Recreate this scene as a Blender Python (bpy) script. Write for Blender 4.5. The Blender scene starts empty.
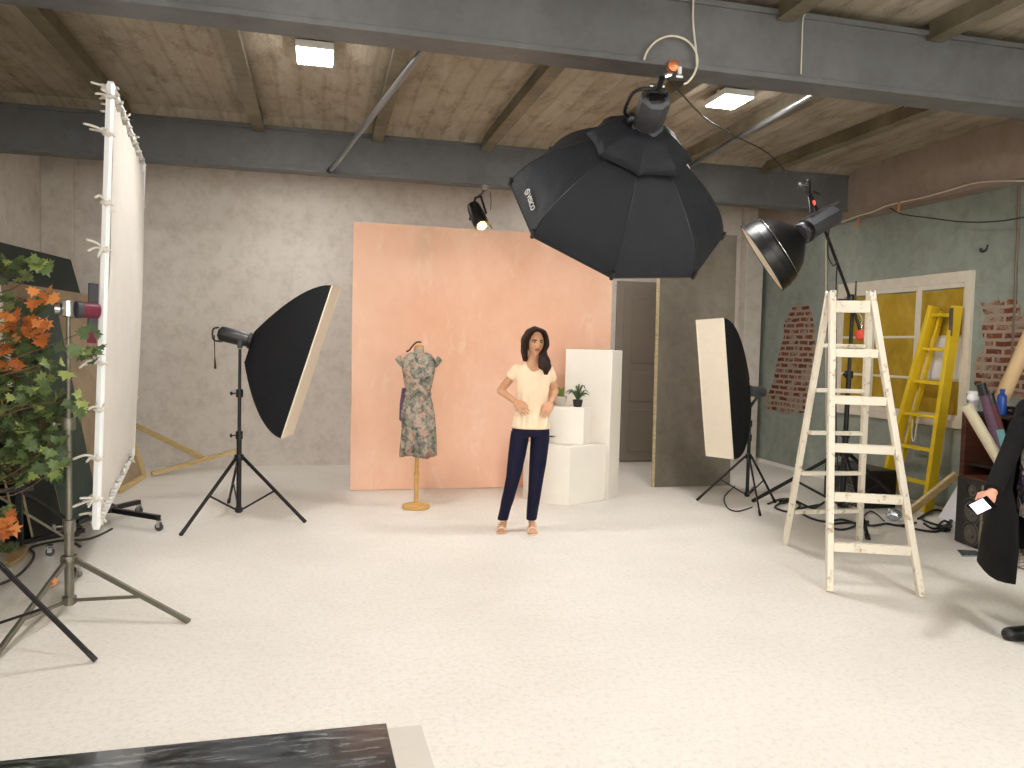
import bpy, bmesh, math, random
from math import sin, cos, radians, pi, sqrt, atan2, exp
from mathutils import Vector as V, Matrix, noise
S = bpy.context.scene
COL = S.collection
random.seed(7)

# ------------------------------------------------------------------ camera and the measuring rays that go with it
FP, HC, YAW, PIT, ROL = 780.0, 1.61, radians(13.8), radians(2.83), radians(1.4)
_fw = V((sin(YAW)*cos(PIT), cos(YAW)*cos(PIT), -sin(PIT)))
_r = V((cos(YAW), -sin(YAW), 0))
_u = _r.cross(_fw)
_i = cos(ROL)*_r + sin(ROL)*_u
_j = -sin(ROL)*_r + cos(ROL)*_u
CAMP = V((0, 0, HC))
def ray(px, py): return (px-512)/FP*_i + (384-py)/FP*_j + _fw
def on(ax, c, px, py):
    d = ray(px, py); return CAMP + d*((c-CAMP[ax])/d[ax])
def fl(px, py, z=0.0): return on(2, z, px, py)
def at(px, py, dep): return CAMP + ray(px, py)*dep
def hit(p, n, px, py):
    d = ray(px, py); return CAMP + d*((V(p)-CAMP).dot(V(n))/d.dot(V(n)))
cam = bpy.data.objects.new('camera', bpy.data.cameras.new('camera')); COL.objects.link(cam)
cam.data.sensor_width = 36; cam.data.lens = FP/1024*36; cam.data.clip_start = .05
m3 = Matrix((_i, _j, -_fw)).transposed()
cam.matrix_world = Matrix.Translation(CAMP) @ m3.to_4x4()
S.camera = cam

# ------------------------------------------------------------------ materials
def lin(c):
    if isinstance(c, str):
        c = c.lstrip('#'); c = [int(c[k:k+2], 16)/255 for k in (0, 2, 4)]
    return tuple(x/12.92 if x <= .04045 else ((x+.055)/1.055)**2.4 for x in c) + (1,)
class N:
    """small node helper"""
    def __init__(s, name):
        s.m = bpy.data.materials.new(name); s.m.use_nodes = True
        s.t = s.m.node_tree; s.b = s.t.nodes['Principled BSDF']
        s.tc = s.t.nodes.new('ShaderNodeTexCoord').outputs['Object']
    def n(s, kind, **kw):
        q = s.t.nodes.new(kind)
        for k, v in kw.items(): setattr(q, k, v)
        return q
    def link(s, a, b): s.t.links.new(a, b)
    def mapped(s, scale=(1, 1, 1), rot=(0, 0, 0)):
        q = s.n('ShaderNodeMapping'); q.inputs['Scale'].default_value = scale; q.inputs['Rotation'].default_value = rot
        s.link(s.tc, q.inputs['Vector']); return q.outputs['Vector']
    def noise(s, scale, detail=4, rough=.55, vec=None, dist=0):
        q = s.n('ShaderNodeTexNoise'); q.inputs['Scale'].default_value = scale; q.inputs['Detail'].default_value = detail
        q.inputs['Roughness'].default_value = rough; q.inputs['Distortion'].default_value = dist
        s.link(vec or s.tc, q.inputs['Vector']); return q.outputs['Fac']
    def ramp(s, fac, stops, interp='LINEAR'):
        q = s.n('ShaderNodeValToRGB'); e = q.color_ramp.elements; q.color_ramp.interpolation = interp
        while len(e) < len(stops): e.new(.5)
        for k, (p, c) in enumerate(stops):
            e[k].position = p; e[k].color = lin(c) if not isinstance(c, (int, float)) else (c, c, c, 1)
        s.link(fac, q.inputs['Fac']); return q.outputs['Color']
    def mix(s, fac, a, b, mode='MIX'):
        q = s.n('ShaderNodeMix', data_type='RGBA', blend_type=mode)
        if isinstance(fac, (int, float)): q.inputs[0].default_value = fac
        else: s.link(fac, q.inputs[0])
        for v, k in ((a, 6), (b, 7)):
            if isinstance(v, (str, tuple)): q.inputs[k].default_value = lin(v) if isinstance(v, str) else v
            else: s.link(v, q.inputs[k])
        return q.outputs[2]
    def bump(s, h, strength=.3, dist=.01):
        q = s.n('ShaderNodeBump'); q.inputs['Strength'].default_value = strength; q.inputs['Distance'].default_value = dist
        s.link(h, q.inputs['Height']); s.link(q.outputs['Normal'], s.b.inputs['Normal'])
    def col(s, c):
        if isinstance(c, str): s.b.inputs['Base Color'].default_value = lin(c)
        else: s.link(c, s.b.inputs['Base Color'])
    def set(s, rough=.6, metal=0.0, spec=None, sheen=0):
        s.b.inputs['Roughness'].default_value = rough; s.b.inputs['Metallic'].default_value = metal
        if spec is not None: s.b.inputs['Specular IOR Level'].default_value = spec
        if sheen: s.b.inputs['Sheen Weight'].default_value = sheen
        return s.m
def simple(name, c, rough=.55, metal=0.0, var=.08, vs=14, bump=0.0, bs=60, spec=None):
    n = N(name); c0 = lin(c)
    d = tuple(max(0, x*(1-var*1.6)) for x in c0[:3]) + (1,); l = tuple(min(1, x*(1+var)) for x in c0[:3]) + (1,)
    n.col(n.mix(n.noise(vs), d, l))
    if bump: n.bump(n.noise(bs), bump, .004)
    return n.set(rough, metal, spec)
def glow(name, c, e, rough=.5):
    n = N(name); n.col(c); n.b.inputs['Emission Color'].default_value = lin(c); n.b.inputs['Emission Strength'].default_value = e
    return n.set(rough)
def fabric(name, c, rough=.85, scale=900, var=.1, wr=6, wb=.25, spec=.2):
    n = N(name); c0 = lin(c)
    d = tuple(x*(1-var*1.6) for x in c0[:3]) + (1,); l = tuple(min(1, x*(1+var)) for x in c0[:3]) + (1,)
    n.col(n.mix(n.noise(wr*2), d, l)); n.bump(n.noise(wr, 5, .6, None, .6), wb, .03)
    return n.set(rough, 0, spec)
M = {}
def floor_mat():
    n = N('painted_concrete')
    big = n.ramp(n.noise(.7, 5, .6), [(.3, '#dbd6ce'), (.55, '#e3dfd8'), (.8, '#e7e4de')])
    fine = n.ramp(n.noise(34, 8, .75), [(.36, '#cfc9bf'), (.52, '#ffffff')])
    a = n.mix(.35, big, n.mix(1.0, big, fine, 'MULTIPLY'))
    sc = n.noise(2.2, 8, .8, n.mapped((1, 2.2, 1), (0, 0, .5)), 1.5)
    a = n.mix(n.ramp(sc, [(.66, 0.0), (.72, .16)]), a, '#b5ab9d')
    n.col(a); n.bump(n.noise(55, 6, .7), .35, .005)
    n.link(n.ramp(n.noise(5, 4), [(.3, .42), (.7, .6)]), n.b.inputs['Roughness'])
    n.b.inputs['Specular IOR Level'].default_value = .3
    return n.m
def wall_mat(name, a, b, c, rough=.8, s=.8, bump=.15):
    n = N(name)
    x = n.ramp(n.noise(s, 6, .6, n.mapped((1, 1, .55))), [(.3, a), (.52, b), (.72, c)])
    y = n.ramp(n.noise(7, 7, .7), [(.3, '#d8d4ce'), (.55, '#ffffff')])
    n.col(n.mix(.6, x, n.mix(1.0, x, y, 'MULTIPLY'))); n.bump(n.noise(26, 6), bump, .006)
    return n.set(rough, 0, .25)
def concrete_mat():
    n = N('board_marked_concrete')
    x = n.ramp(n.noise(1.4, 8, .7, n.mapped((2.2, .35, 1))), [(.2, '#7b705f'), (.42, '#968b7a'), (.6, '#a49a8a'), (.8, '#bab2a4')])
    y = n.ramp(n.noise(3.4, 9, .75, n.mapped((1.8, .8, 1))), [(.34, '#9f9484'), (.5, '#ffffff')])
    w = n.n('ShaderNodeTexWave', bands_direction='X'); w.inputs['Scale'].default_value = 1.6; w.inputs['Distortion'].default_value = 1.2
    n.link(n.tc, w.inputs['Vector'])
    z = n.ramp(w.outputs['Fac'], [(0, '#9a9080'), (.14, '#ffffff')])
    k = n.mix(.6, x, n.mix(1.0, x, y, 'MULTIPLY')); n.col(n.mix(.22, k, n.mix(1.0, k, z, 'MULTIPLY')))
    n.bump(n.noise(12, 8, .7, n.mapped((3, 1, 1))), .5, .02)
    return n.set(.9, 0, .2)
def peach_mat():
    n = N('peach_paint')
    x = n.ramp(n.noise(1.6, 6, .65, n.mapped((1, 1, .7))), [(.3, '#e3b295'), (.5, '#e9bca1'), (.68, '#eec6ad')])
    y = n.noise(3.2, 7, .72, n.mapped((1.5, 1, .6)), .5)
    x = n.mix(n.ramp(y, [(.56, 0.0), (.7, .5)]), x, '#f0d8c2')
    n.col(x); n.bump(n.noise(22, 6, .7, n.mapped((1, 1, .3))), .2, .006)
    return n.set(.75, 0, .25)
def brick_mat():
    n = N('exposed_brick')
    b = n.n('ShaderNodeTexBrick'); mp = n.n('ShaderNodeMapping'); mp.inputs['Rotation'].default_value = (0, 0, 0)
    sw = n.n('ShaderNodeSeparateXYZ'); cm = n.n('ShaderNodeCombineXYZ')
    wob = n.n('ShaderNodeTexNoise'); wob.inputs['Scale'].default_value = 7; n.link(n.tc, wob.inputs['Vector'])
    ad = n.n('ShaderNodeVectorMath', operation='MULTIPLY_ADD'); ad.inputs[1].default_value = (.03, .03, .03); n.link(wob.outputs['Color'], ad.inputs[0]); n.link(n.tc, ad.inputs[2])
    n.link(ad.outputs[0], sw.inputs[0]); n.link(sw.outputs['Y'], cm.inputs['X']); n.link(sw.outputs['Z'], cm.inputs['Y'])
    n.link(cm.outputs[0], b.inputs['Vector'])
    b.inputs['Scale'].default_value = 1; b.inputs['Brick Width'].default_value = .21; b.inputs['Row Height'].default_value = .078
    b.inputs['Mortar Size'].default_value = .017; b.inputs['Mortar Smooth'].default_value = .2
    b.inputs['Color1'].default_value = lin('#7f4a36'); b.inputs['Color2'].default_value = lin('#5c3428'); b.inputs['Mortar'].default_value = lin('#9c8d7e')
    pl = n.ramp(n.noise(5.5, 5, .65), [(.50, 0.0), (.60, .9)])
    n.col(n.mix(pl, b.outputs['Color'], '#968879')); n.bump(b.outputs['Fac'], -.6, .02)
    return n.set(.92, 0, .15)
def wood_mat(name, a, b, rough=.6, sc=(2, 2, 14), spec=.35):
    n = N(name); n.col(n.ramp(n.noise(3, 6, .6, n.mapped(sc), 1.0), [(.3, a), (.7, b)])); n.bump(n.noise(8, 5, .6, n.mapped(sc)), .1, .003)
    return n.set(rough, 0, spec)
def floral_mat():
    n = N('floral_print')
    x = n.ramp(n.noise(11, 4, .6, None, .8), [(.3, '#30332f'), (.40, '#5a5f57'), (.48, '#80837a'), (.54, '#b0a696'), (.6, '#b98778'), (.72, '#8f5d57')], 'EASE')
    y = n.ramp(n.noise(23, 3, .6, None, .5), [(.36, '#292c29'), (.46, '#686d65'), (.56, '#b5aa98'), (.64, '#ab766c')])
    n.col(n.mix(.45, x, y)); n.bump(n.noise(10, 4, .5, n.mapped((1.2, 1.2, .25))), .35, .03)
    return n.set(.8, 0, .2)
def blouse_print():
    n = N('dark_floral_blouse'); n.col(n.ramp(n.noise(16, 3, .6, None, .7), [(.42, '#26242e'), (.5, '#5a5666'), (.56, '#cbbfbb'), (.7, '#b39a98')]))
    return n.set(.8, 0, .2)
M['floor'] = floor_mat()
M['wall_grey'] = wall_mat('grey_plaster', '#cbc4bc', '#d1cac2', '#d6d0c8')
M['wall_green'] = wall_mat('green_plaster', '#7d847c', '#929a91', '#a6aba1', .78, .9)
M['wall_brown'] = wall_mat('brown_plaster', '#86776b', '#948579', '#a09288')
M['wall_pale'] = wall_mat('pale_plaster', '#c2bbb0', '#cdc6bc', '#d5cec5')
M['concrete'] = concrete_mat()
M['beam'] = wall_mat('grey_beam_paint', '#595a5b', '#626364', '#6c6d6e', .5, 1.5, .08)
M['joist'] = wall_mat('olive_joist_paint', '#625c4c', '#736b59', '#847b68', .6, 2.5, .1)
M['peach'] = peach_mat()
M['brick'] = brick_mat()
M['door'] = simple('grey_door_paint', '#8b8176', .6, 0, .08, 5)
M['white'] = simple('white_paint', '#e9e4da', .55, 0, .04, 5, .08, 30)
M['ply_edge'] = wood_mat('raw_board_edge', '#a2916f', '#c9b996')
M['ladder'] = None
def ladder_mat():
    n = N('worn_white_ladder_paint')
    n.col(n.mix(n.ramp(n.noise(16, 6, .7), [(.57, 0.0), (.66, .85)]), '#ded7c7', '#9a8763')); n.bump(n.noise(40), .1, .003); return n.set(.6)
M['ladder'] = ladder_mat()
M['yellow'] = simple('yellow_paint', '#d9b91a', .5, 0, .12, 6)
M['wframe'] = simple('flaked_window_paint', '#d8d0bf', .65, 0, .1, 9, .15, 40)
M['foam'] = wall_mat('yellow_insulation', '#94791f', '#ab8c2a', '#bd9f45', .9, 3)
M['black'] = simple('black_plastic', '#0e0e10', .36, 0, .05)
M['blackmetal'] = simple('black_metal', '#1b1b1d', .35, .3, .05)
M['blackcloth'] = fabric('black_softbox_cloth', '#18191c', .75, 900, .1, 5, .35, .2)
M['octacloth'] = fabric('charcoal_softbox_cloth', '#212328', .7, 900, .12, 5, .7, .25)
M['grey_plastic'] = simple('grey_plastic', '#3e3f43', .5, 0, .06)
M['diffuser'] = fabric('white_diffuser', '#e0d6c4', .8, 500, .03, 5, .25)
M['scrim'] = fabric('scrim_cotton', '#d2cdc5', .9, 300, .05, 3, .6)
M['whitemetal'] = simple('white_enamel', '#eef0f2', .35, 0, .02)
M['chrome'] = simple('chrome', '#c9c9cb', .22, 1, .05)
M['steel'] = simple('galvanised_steel', '#7f7b70', .42, .85, .15, 25)
M['pipe'] = simple('grey_pipe', '#8a8c8d', .32, .8, .1)
M['copper'] = simple('copper_clamp', '#c07850', .35, .6, .1)
M['maroon'] = simple('maroon_plastic', '#6a1830', .45, 0, .06)
M['red'] = simple('red_plastic', '#d04830', .5)
M['orange'] = simple('orange_tape', '#d08748', .7)
M['green_panel'] = wall_mat('dark_green_paint', '#3a4b43', '#44564d', '#52645b', .55, 1.2, .05)
M['dark_panel'] = wall_mat('black_green_paint', '#18201e', '#1f2826', '#28312e', .55, 1.2, .05)
M['cardboard'] = wall_mat('brown_board', '#8d7a62', '#9c8970', '#a99780', .85, 2)
M['timber'] = wood_mat('pale_timber', '#b39a68', '#d2bb8a')
M['beech'] = wood_mat('beech', '#b98d4f', '#d3a868', .45)
M['linen'] = fabric('linen', '#a89c8c')
M['floral'] = floral_mat()
M['purple'] = fabric('purple_cloth', '#6d5a72')
M['purpleroll'] = simple('purple_paper', '#5d4256', .6)
M['darkred'] = simple('dark_red_paper', '#5a1c1c', .6)
M['skin'] = None
def skin_mat(name, a, b, r=.5):
    n = N(name); n.col(n.mix(n.noise(18), a, b)); n.b.inputs['Subsurface Weight'].default_value = .12
    n.b.inputs['Subsurface Radius'].default_value = (.012, .005, .003); return n.set(r, 0, .35)
M['skin'] = skin_mat('warm_skin', '#c4926f', '#d2a181')
M['skin2'] = skin_mat('rosy_skin', '#c98f78', '#d8a58e')
M['lips'] = simple('lips', '#a8554a', .4)
M['hair'] = None
def hair_mat(name, a, b):
    n = N(name); n.col(n.mix(n.noise(60, 3, .5, n.mapped((3, 3, .3))), a, b)); n.bump(n.noise(70, 3, .5, n.mapped((3, 3, .25))), .6, .01); return n.set(.5, 0, .25)
M['hair'] = hair_mat('dark_brown_hair', '#140a07', '#321a11')
M['cream'] = fabric('cream_satin', '#f2dabc', .55, 900, .04, 9, .3, .35)
M['navy'] = fabric('navy_cotton', '#17172f', .8, 900, .12, 9, .3)
M['nude'] = simple('nude_leather', '#e2c8b6', .45)
M['eye_white'] = simple('eye_white', '#c2b6ac', .3)
M['iris'] = simple('iris', '#2a1a12', .3)
M['coat'] = fabric('black_wool', '#121214', .88, 600, .1, 6, .3)
M['blouse2'] = blouse_print()
M['leather'] = simple('black_leather', '#151415', .35, 0, .1, 8, .1)
M['trouser'] = fabric('dark_trousers', '#1b1b20', .85)
M['screen'] = glow('phone_screen', '#ece6fb', .8)
M['glass_black'] = simple('black_glass', '#0c0c0e', .1)
M['leaf'] = None
def leaf_mat(name, stops):
    n = N(name); g = n.n('ShaderNodeNewGeometry'); n.col(n.ramp(g.outputs['Random Per Island'], stops)); n.b.inputs['Transmission Weight'].default_value = 0
    return n.set(.55, 0, .35)
M['leaf'] = leaf_mat('maple_green', [(0, '#38452a'), (.5, '#51623a'), (.8, '#6a7c48'), (1, '#a2ae62')])
M['leaf_o'] = leaf_mat('maple_orange', [(0, '#9c5226'), (.5, '#c4753a'), (1, '#d6924f')])
M['bark'] = wood_mat('bark', '#4c3c2b', '#6d5740', .9)
M['succulent'] = simple('cactus_green', '#5d7a34', .5)
M['aloe'] = simple('aloe_green', '#36502b', .45)
M['darkleaf'] = simple('near_black_leaf', '#23261f', .5)
M['stonepot'] = simple('stone_pot', '#b9b2a6', .7, 0, .08, 20)
M['blackpot'] = simple('black_pot', '#1a1a1b', .4)
M['walnut'] = wood_mat('red_brown_veneer', '#45261a', '#5c3626', .5)
M['dark_inside'] = simple('shaded_veneer', '#2a1510', .7)  # darker copy of the cabinet brown, interior shade put into the colour
M['cone_grey'] = simple('speaker_cone', '#57544c', .6)
M['cone_dark'] = simple('speaker_dark', '#23221f', .6)
M['grille'] = simple('speaker_baffle', '#2b2a27', .7)
M['blue_bottle'] = simple('blue_plastic', '#1d4796', .3)
M['teal'] = simple('teal_paper', '#5e969a', .5)
M['palefilm'] = simple('pale_film', '#cbc2a6', .3, 0, .06)
M['tan_tube'] = simple('tan_cardboard', '#ceb086', .7, 0, .06, 8)
M['beige'] = simple('beige_card', '#c9bfae', .7)
M['paper'] = simple('white_paper', '#e6e6ea', .7, 0, .02)
M['cable'] = simple('black_rubber', '#161616', .5)
M['greycable'] = simple('grey_rubber', '#3c3833', .55)
M['whitecable'] = simple('white_cable', '#d4cdb9', .5)
M['conduit'] = simple('rusty_conduit', '#77695c', .6, .3, .15)
M['silver'] = simple('silver_foil', '#b9c0c6', .25, .9)
M['greyboard'] = wall_mat('grey_painted_board', '#6b645a', '#7a7368', '#8a8378', .7, 1.4, .1)
def mirror_mat():
    n = N('scratched_mirror'); w = n.noise(5, 8, .8, n.mapped((1.2, 7, 1), (0, 0, .35)), .6)
    k = n.ramp(w, [(.47, 0.0), (.62, .6)]); f = n.noise(2.2, 4, .6)
    n.col(n.mix(k, '#7f8892', '#a9aaab'))
    n.link(n.ramp(k, [(0, 1.0), (1, .35)]), n.b.inputs['Metallic']); n.link(n.ramp(f, [(.3, .06), (.7, .26)]), n.b.inputs['Roughness'])
    n.bump(n.noise(2.4, 3, .5, n.mapped((2.2, 1, 1))), .12, .02); return n.m
M['mirror'] = mirror_mat()
M['lamp'] = glow('lamp_diffuser', '#fffcf8', 150)
M['lamp_dim'] = glow('dim_lamp_diffuser', '#fffcf8', 80)
M['window_fill'] = glow('fill_window_glow', '#fffdf8', 5.2)  # fill light for the walls, glowing from the added windows behind the camera
M['bulb'] = glow('warm_bulb', '#ffb265', 30)
M['logo'] = simple('white_print', '#dcdcda', .6)
M['beige_sheet'] = simple('grey_white_sheet', '#c9c4ba', .5, 0, .03)
# ------------------------------------------------------------------ objects
def thing(name, label, cat, loc=(0, 0, 0), group=None):
    o = bpy.data.objects.new(name, None); COL.objects.link(o); o.location = loc
    o.empty_display_size = .1
    o['label'] = label; o['category'] = cat
    if group: o['group'] = group
    return o
def tag(o, label, cat, group=None):
    o['label'] = label; o['category'] = cat
    if group: o['group'] = group
    return o
def link(name, me, mats, parent=None, smooth=40, bevel=0, seg=2):
    o = bpy.data.objects.new(name, me); COL.objects.link(o)
    for m in (mats if isinstance(mats, (list, tuple)) else [mats]): me.materials.append(M[m] if isinstance(m, str) else m)
    if smooth:
        me.shade_smooth(); me.set_sharp_from_angle(angle=radians(smooth))
    if bevel:
        b = o.modifiers.new('Bevel', 'BEVEL'); b.width = bevel; b.segments = seg; b.limit_method = 'ANGLE'; b.angle_limit = radians(50)
    if parent:
        o.parent = parent
        if parent.type == 'EMPTY': o.matrix_parent_inverse = Matrix.Translation(parent.location).inverted()
    return o
def perp(d):
    d = V(d).normalized(); a = V((0, 0, 1)) if abs(d.z) < .9 else V((1, 0, 0))
    x = d.cross(a).normalized(); return x, d.cross(x).normalized()
class MB:
    def __init__(s): s.v = []; s.f = []; s.m = []; s.mi = 0
    def add(s, vs, fs):
        b = len(s.v); s.v += [V(x) for x in vs]; s.f += [tuple(b+i for i in f) for f in fs]; s.m += [s.mi]*len(fs); return s
    def box(s, c, d, R=None):
        c = V(c); h = V(d)/2; vs = []
        for x in (-1, 1):
            for y in (-1, 1):
                for z in (-1, 1):
                    p = V((x*h.x, y*h.y, z*h.z)); vs.append(c + (R @ p if R else p))
        return s.add(vs, [(0, 1, 3, 2), (4, 6, 7, 5), (0, 4, 5, 1), (2, 3, 7, 6), (0, 2, 6, 4), (1, 5, 7, 3)])
    def bounds(s, a, b): return s.box((V(a)+V(b))/2, V(b)-V(a))
    def bar(s, p, q, w, h, up=(0, 0, 1)):
        p, q = V(p), V(q); d = (q-p); L = d.length; d.normalize(); x = d.cross(V(up))
        x = x.normalized() if x.length > 1e-4 else perp(d)[0]
        y = x.cross(d); R = Matrix((x, y, d)).transposed()
        return s.box((p+q)/2, (w, h, L), R)
    def tube(s, pts, r, n=10, cap=True, sq=None):
        pts = [V(p) for p in pts]; k = len(pts); rr = r if isinstance(r, (list, tuple)) else [r]*k
        x, y = perp(pts[1]-pts[0]); vs = []; fs = []
        for i, p in enumerate(pts):
            d = (pts[min(i+1, k-1)]-pts[max(i-1, 0)]).normalized()
            x = (x - d*x.dot(d)).normalized(); y = d.cross(x)
            for a in range(n):
                t = 2*pi*a/n; vs.append(p + (x*cos(t)+y*sin(t))*rr[i])
        for i in range(k-1):
            for a in range(n): fs.append((i*n+a, i*n+(a+1) % n, (i+1)*n+(a+1) % n, (i+1)*n+a))
        if cap: fs += [tuple(range(n))[::-1], tuple((k-1)*n+a for a in range(n))]
        return s.add(vs, fs)
    def caps(s, p, q, r0, r1, n=12, m=4):
        """tapered capsule with rounded ends"""
        p, q = V(p), V(q); d = (q-p).normalized(); pts = []; rr = []
        for i in range(m+1):
            t = pi/2*i/m; pts.append(p - d*r0*cos(t)); rr.append(max(r0*sin(t), r0*.02))
        for i in range(m+1):
            t = pi/2*(1-i/m); pts.append(q + d*r1*cos(t)); rr.append(max(r1*sin(t), r1*.02))
        return s.tube(pts, rr, n)
    def lathe(s, prof, o, axis=(0, 0, 1), n=24, ph=0, closed=False):
        o = V(o); d = V(axis).normalized(); x, y = perp(d); vs = []; fs = []; k = len(prof)
        for r, z in prof:
            for a in range(n):
                t = 2*pi*a/n + ph; vs.append(o + d*z + (x*cos(t)+y*sin(t))*max(r, 1e-4))
        for i in range(k-1):
            for a in range(n): fs.append((i*n+a, i*n+(a+1) % n, (i+1)*n+(a+1) % n, (i+1)*n+a))
        if not closed: fs += [tuple(range(n))[::-1], tuple((k-1)*n+a for a in range(n))]
        else:
            for a in range(n): fs.append(((k-1)*n+a, (k-1)*n+(a+1) % n, (a+1) % n, a))
        return s.add(vs, fs)
    def loft(s, rings, cap=True):
        n = len(rings[0]); vs = [p for r in rings for p in r]; fs = []
        for i in range(len(rings)-1):
            for a in range(n): fs.append((i*n+a, i*n+(a+1) % n, (i+1)*n+(a+1) % n, (i+1)*n+a))
        if cap: fs += [tuple(range(n))[::-1], tuple((len(rings)-1)*n+a for a in range(n))]
        return s.add(vs, fs)
    def prism(s, poly, depth):
        """poly: 3D outline, depth: 3D vector"""
        n = len(poly); p = [V(x) for x in poly]; q = [x+V(depth) for x in p]
        return s.add(p+q, [tuple(range(n))[::-1], tuple(range(n, 2*n))] + [(i, (i+1) % n, n+(i+1) % n, n+i) for i in range(n)])
    def quad(s, a, b, c, d, th):
        a, b, c, d = V(a), V(b), V(c), V(d); nrm = (b-a).cross(d-a).normalized()*th
        return s.prism([a, b, c, d], nrm)
    def ball(s, c, r, n=14, m=8, R=None):
        r = V((r, r, r)) if isinstance(r, (int, float)) else V(r); vs = []; fs = []
        for i in range(m+1):
            t = pi*i/m
            for a in range(n):
                u = 2*pi*a/n; p = V((sin(t)*cos(u)*r.x, sin(t)*sin(u)*r.y, cos(t)*r.z)); vs.append(V(c)+(R @ p if R else p))
        for i in range(m):
            for a in range(n): fs.append((i*n+a, (i+1)*n+a, (i+1)*n+(a+1) % n, i*n+(a+1) % n))
        return s.add(vs, fs)
    def mesh(s, fix=True):
        me = bpy.data.meshes.new('m'); me.from_pydata([tuple(x) for x in s.v], [], s.f); me.polygons.foreach_set('material_index', s.m)
        bm = bmesh.new(); bm.from_mesh(me)
        if fix:
            bmesh.ops.remove_doubles(bm, verts=bm.verts, dist=1e-5)
            bmesh.ops.recalc_face_normals(bm, faces=bm.faces)
        bm.to_mesh(me); bm.free(); me.update(); return me
    def build(s, name, mats, parent=None, smooth=40, bevel=0, fix=True, solid=0):
        o = link(name, s.mesh(fix), mats, parent, smooth, bevel)
        if solid:
            q = o.modifiers.new('Solidify', 'SOLIDIFY'); q.thickness = solid; q.offset = 0
        return o
def fused(mb, voxel, it=4, fac=.5):
    """one closed skin round overlapping closed shapes"""
    o = bpy.data.objects.new('tmp', mb.mesh()); COL.objects.link(o)
    r = o.modifiers.new('r', 'REMESH'); r.mode = 'VOXEL'; r.voxel_size = voxel; r.adaptivity = 0
    if it:
        q = o.modifiers.new('s', 'SMOOTH'); q.iterations = it; q.factor = fac
    dg = bpy.context.evaluated_depsgraph_get(); dg.update()
    me = bpy.data.meshes.new_from_object(o.evaluated_get(dg)); me.materials.clear()
    bpy.data.objects.remove(o); return me
def struct(name, mb, mat, parent=None, smooth=40, bevel=0):
    o = mb.build(name, mat, parent, smooth, bevel)
    if not parent: o['kind'] = 'structure'
    return o
def spline(pts, n=8):
    pts = [V(p) for p in pts]; out = []
    for i in range(len(pts)-1):
        a, b, c, d = pts[max(i-1, 0)], pts[i], pts[i+1], pts[min(i+2, len(pts)-1)]
        for k in range(n):
            t = k/n; out.append(.5*((2*b)+(c-a)*t+(2*a-5*b+4*c-d)*t*t+(3*b-a-3*c+d)*t**3))
    return out+[pts[-1]]

# ------------------------------------------------------------------ setting
XL, XR, YB, YF, ZC = -3.2, 6.28, 10.35, -4.6, 3.78
struct('floor', MB().bounds((XL-.2, YF-.2, -.1), (XR+.2, YB+.2, 0)), 'floor')
struct('ceiling', MB().bounds((XL-.2, YF-.2, ZC), (XR+.2, YB+.2, ZC+.12)), 'concrete')
struct('wall_back', MB().bounds((XL-.2, YB, 0), (XR+.2, YB+.12, ZC)), 'wall_grey')
struct('wall_front', MB().bounds((XL-.2, YF-.12, 0), (XR+.2, YF, ZC)), 'wall_pale')
struct('wall_left', MB().bounds((XL-.12, YF, 0), (XL, YB, ZC)), 'wall_pale')
wr = struct('wall_right', MB().bounds((XR, YF, 0), (XR+.12, YB, ZC)), 'wall_green')
struct('wall_right_upper', MB().bounds((XR-.2, YF, 3.22), (XR, YB, ZC)), 'wall_brown')
struct('baseboard_right', MB().bounds((XR-.03, 4.0, 0), (XR, YB, .045)), 'white')
def brick_patch(name, pix):
    b = MB(); pts = [on(0, XR-.012, *p) for p in pix]; fine = []
    for k, p in enumerate(pts):
        q = pts[(k+1) % len(pts)]
        for t in (0, .33, .66):
            w = p.lerp(q, t); fine.append(w + V((0, random.uniform(-.05, .05), random.uniform(-.05, .05))))
    b.prism(fine, (.014, 0, 0)); return b.build(name, 'brick', wr)
brick_patch('brick_patch', [(797, 300), (808, 306), (813, 335), (813, 375), (810, 416), (792, 412), (766, 408), (765, 398), (775, 380), (780, 345), (787, 318)])
brick_patch('brick_patch', [(982, 306), (998, 302), (1012, 300), (1016, 312), (1040, 320), (1045, 400), (1010, 398), (978, 392), (976, 372), (983, 350), (980, 330)])
struct('pillar', MB().bounds((5.93, YB-.18, 0), (6.2, YB, ZC)), 'wall_pale', bevel=.01)
struct('pillar', MB().bounds((XL, YB-.12, 0), (-2.86, YB, ZC)), 'wall_pale', bevel=.01)
# steel beams across the room, each a web between two flanges
def steel_beam(name, y0, y1):
    b = MB(); w = y1-y0
    b.bounds((XL, y0, 3.3), (XR-.2, y1, 3.335)); b.bounds((XL, y0, 3.69), (XR-.2, y1, 3.725)); b.bounds((XL, y0+.012, 3.335), (XR-.2, y1-.012, 3.69))
    return struct(name, b, 'beam', bevel=.004)
steel_beam('beam_front', 4.40, 4.62); steel_beam('beam_back', 8.18, 8.38)
struct('ceiling_haunch', MB().prism([(XL, 8.38, ZC), (XL, 8.05, ZC), (XL, 8.18, 3.725), (XL, 8.38, 3.725)], (XR-.2-XL, 0, 0)), 'concrete')
for x in (-3.0, -1.82, -.62, .53, 1.66, 2.76, 3.86, 4.95):
    for y0, y1 in ((4.62, 8.18), (.8, 4.40)):
        b = MB(); b.bounds((x-.06, y0, 3.655), (x+.06, y1, 3.67)); b.bounds((x-.045, y0, 3.67), (x+.045, y1, ZC))
        struct('ceiling_joist', b, 'joist', bevel=.003)
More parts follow.
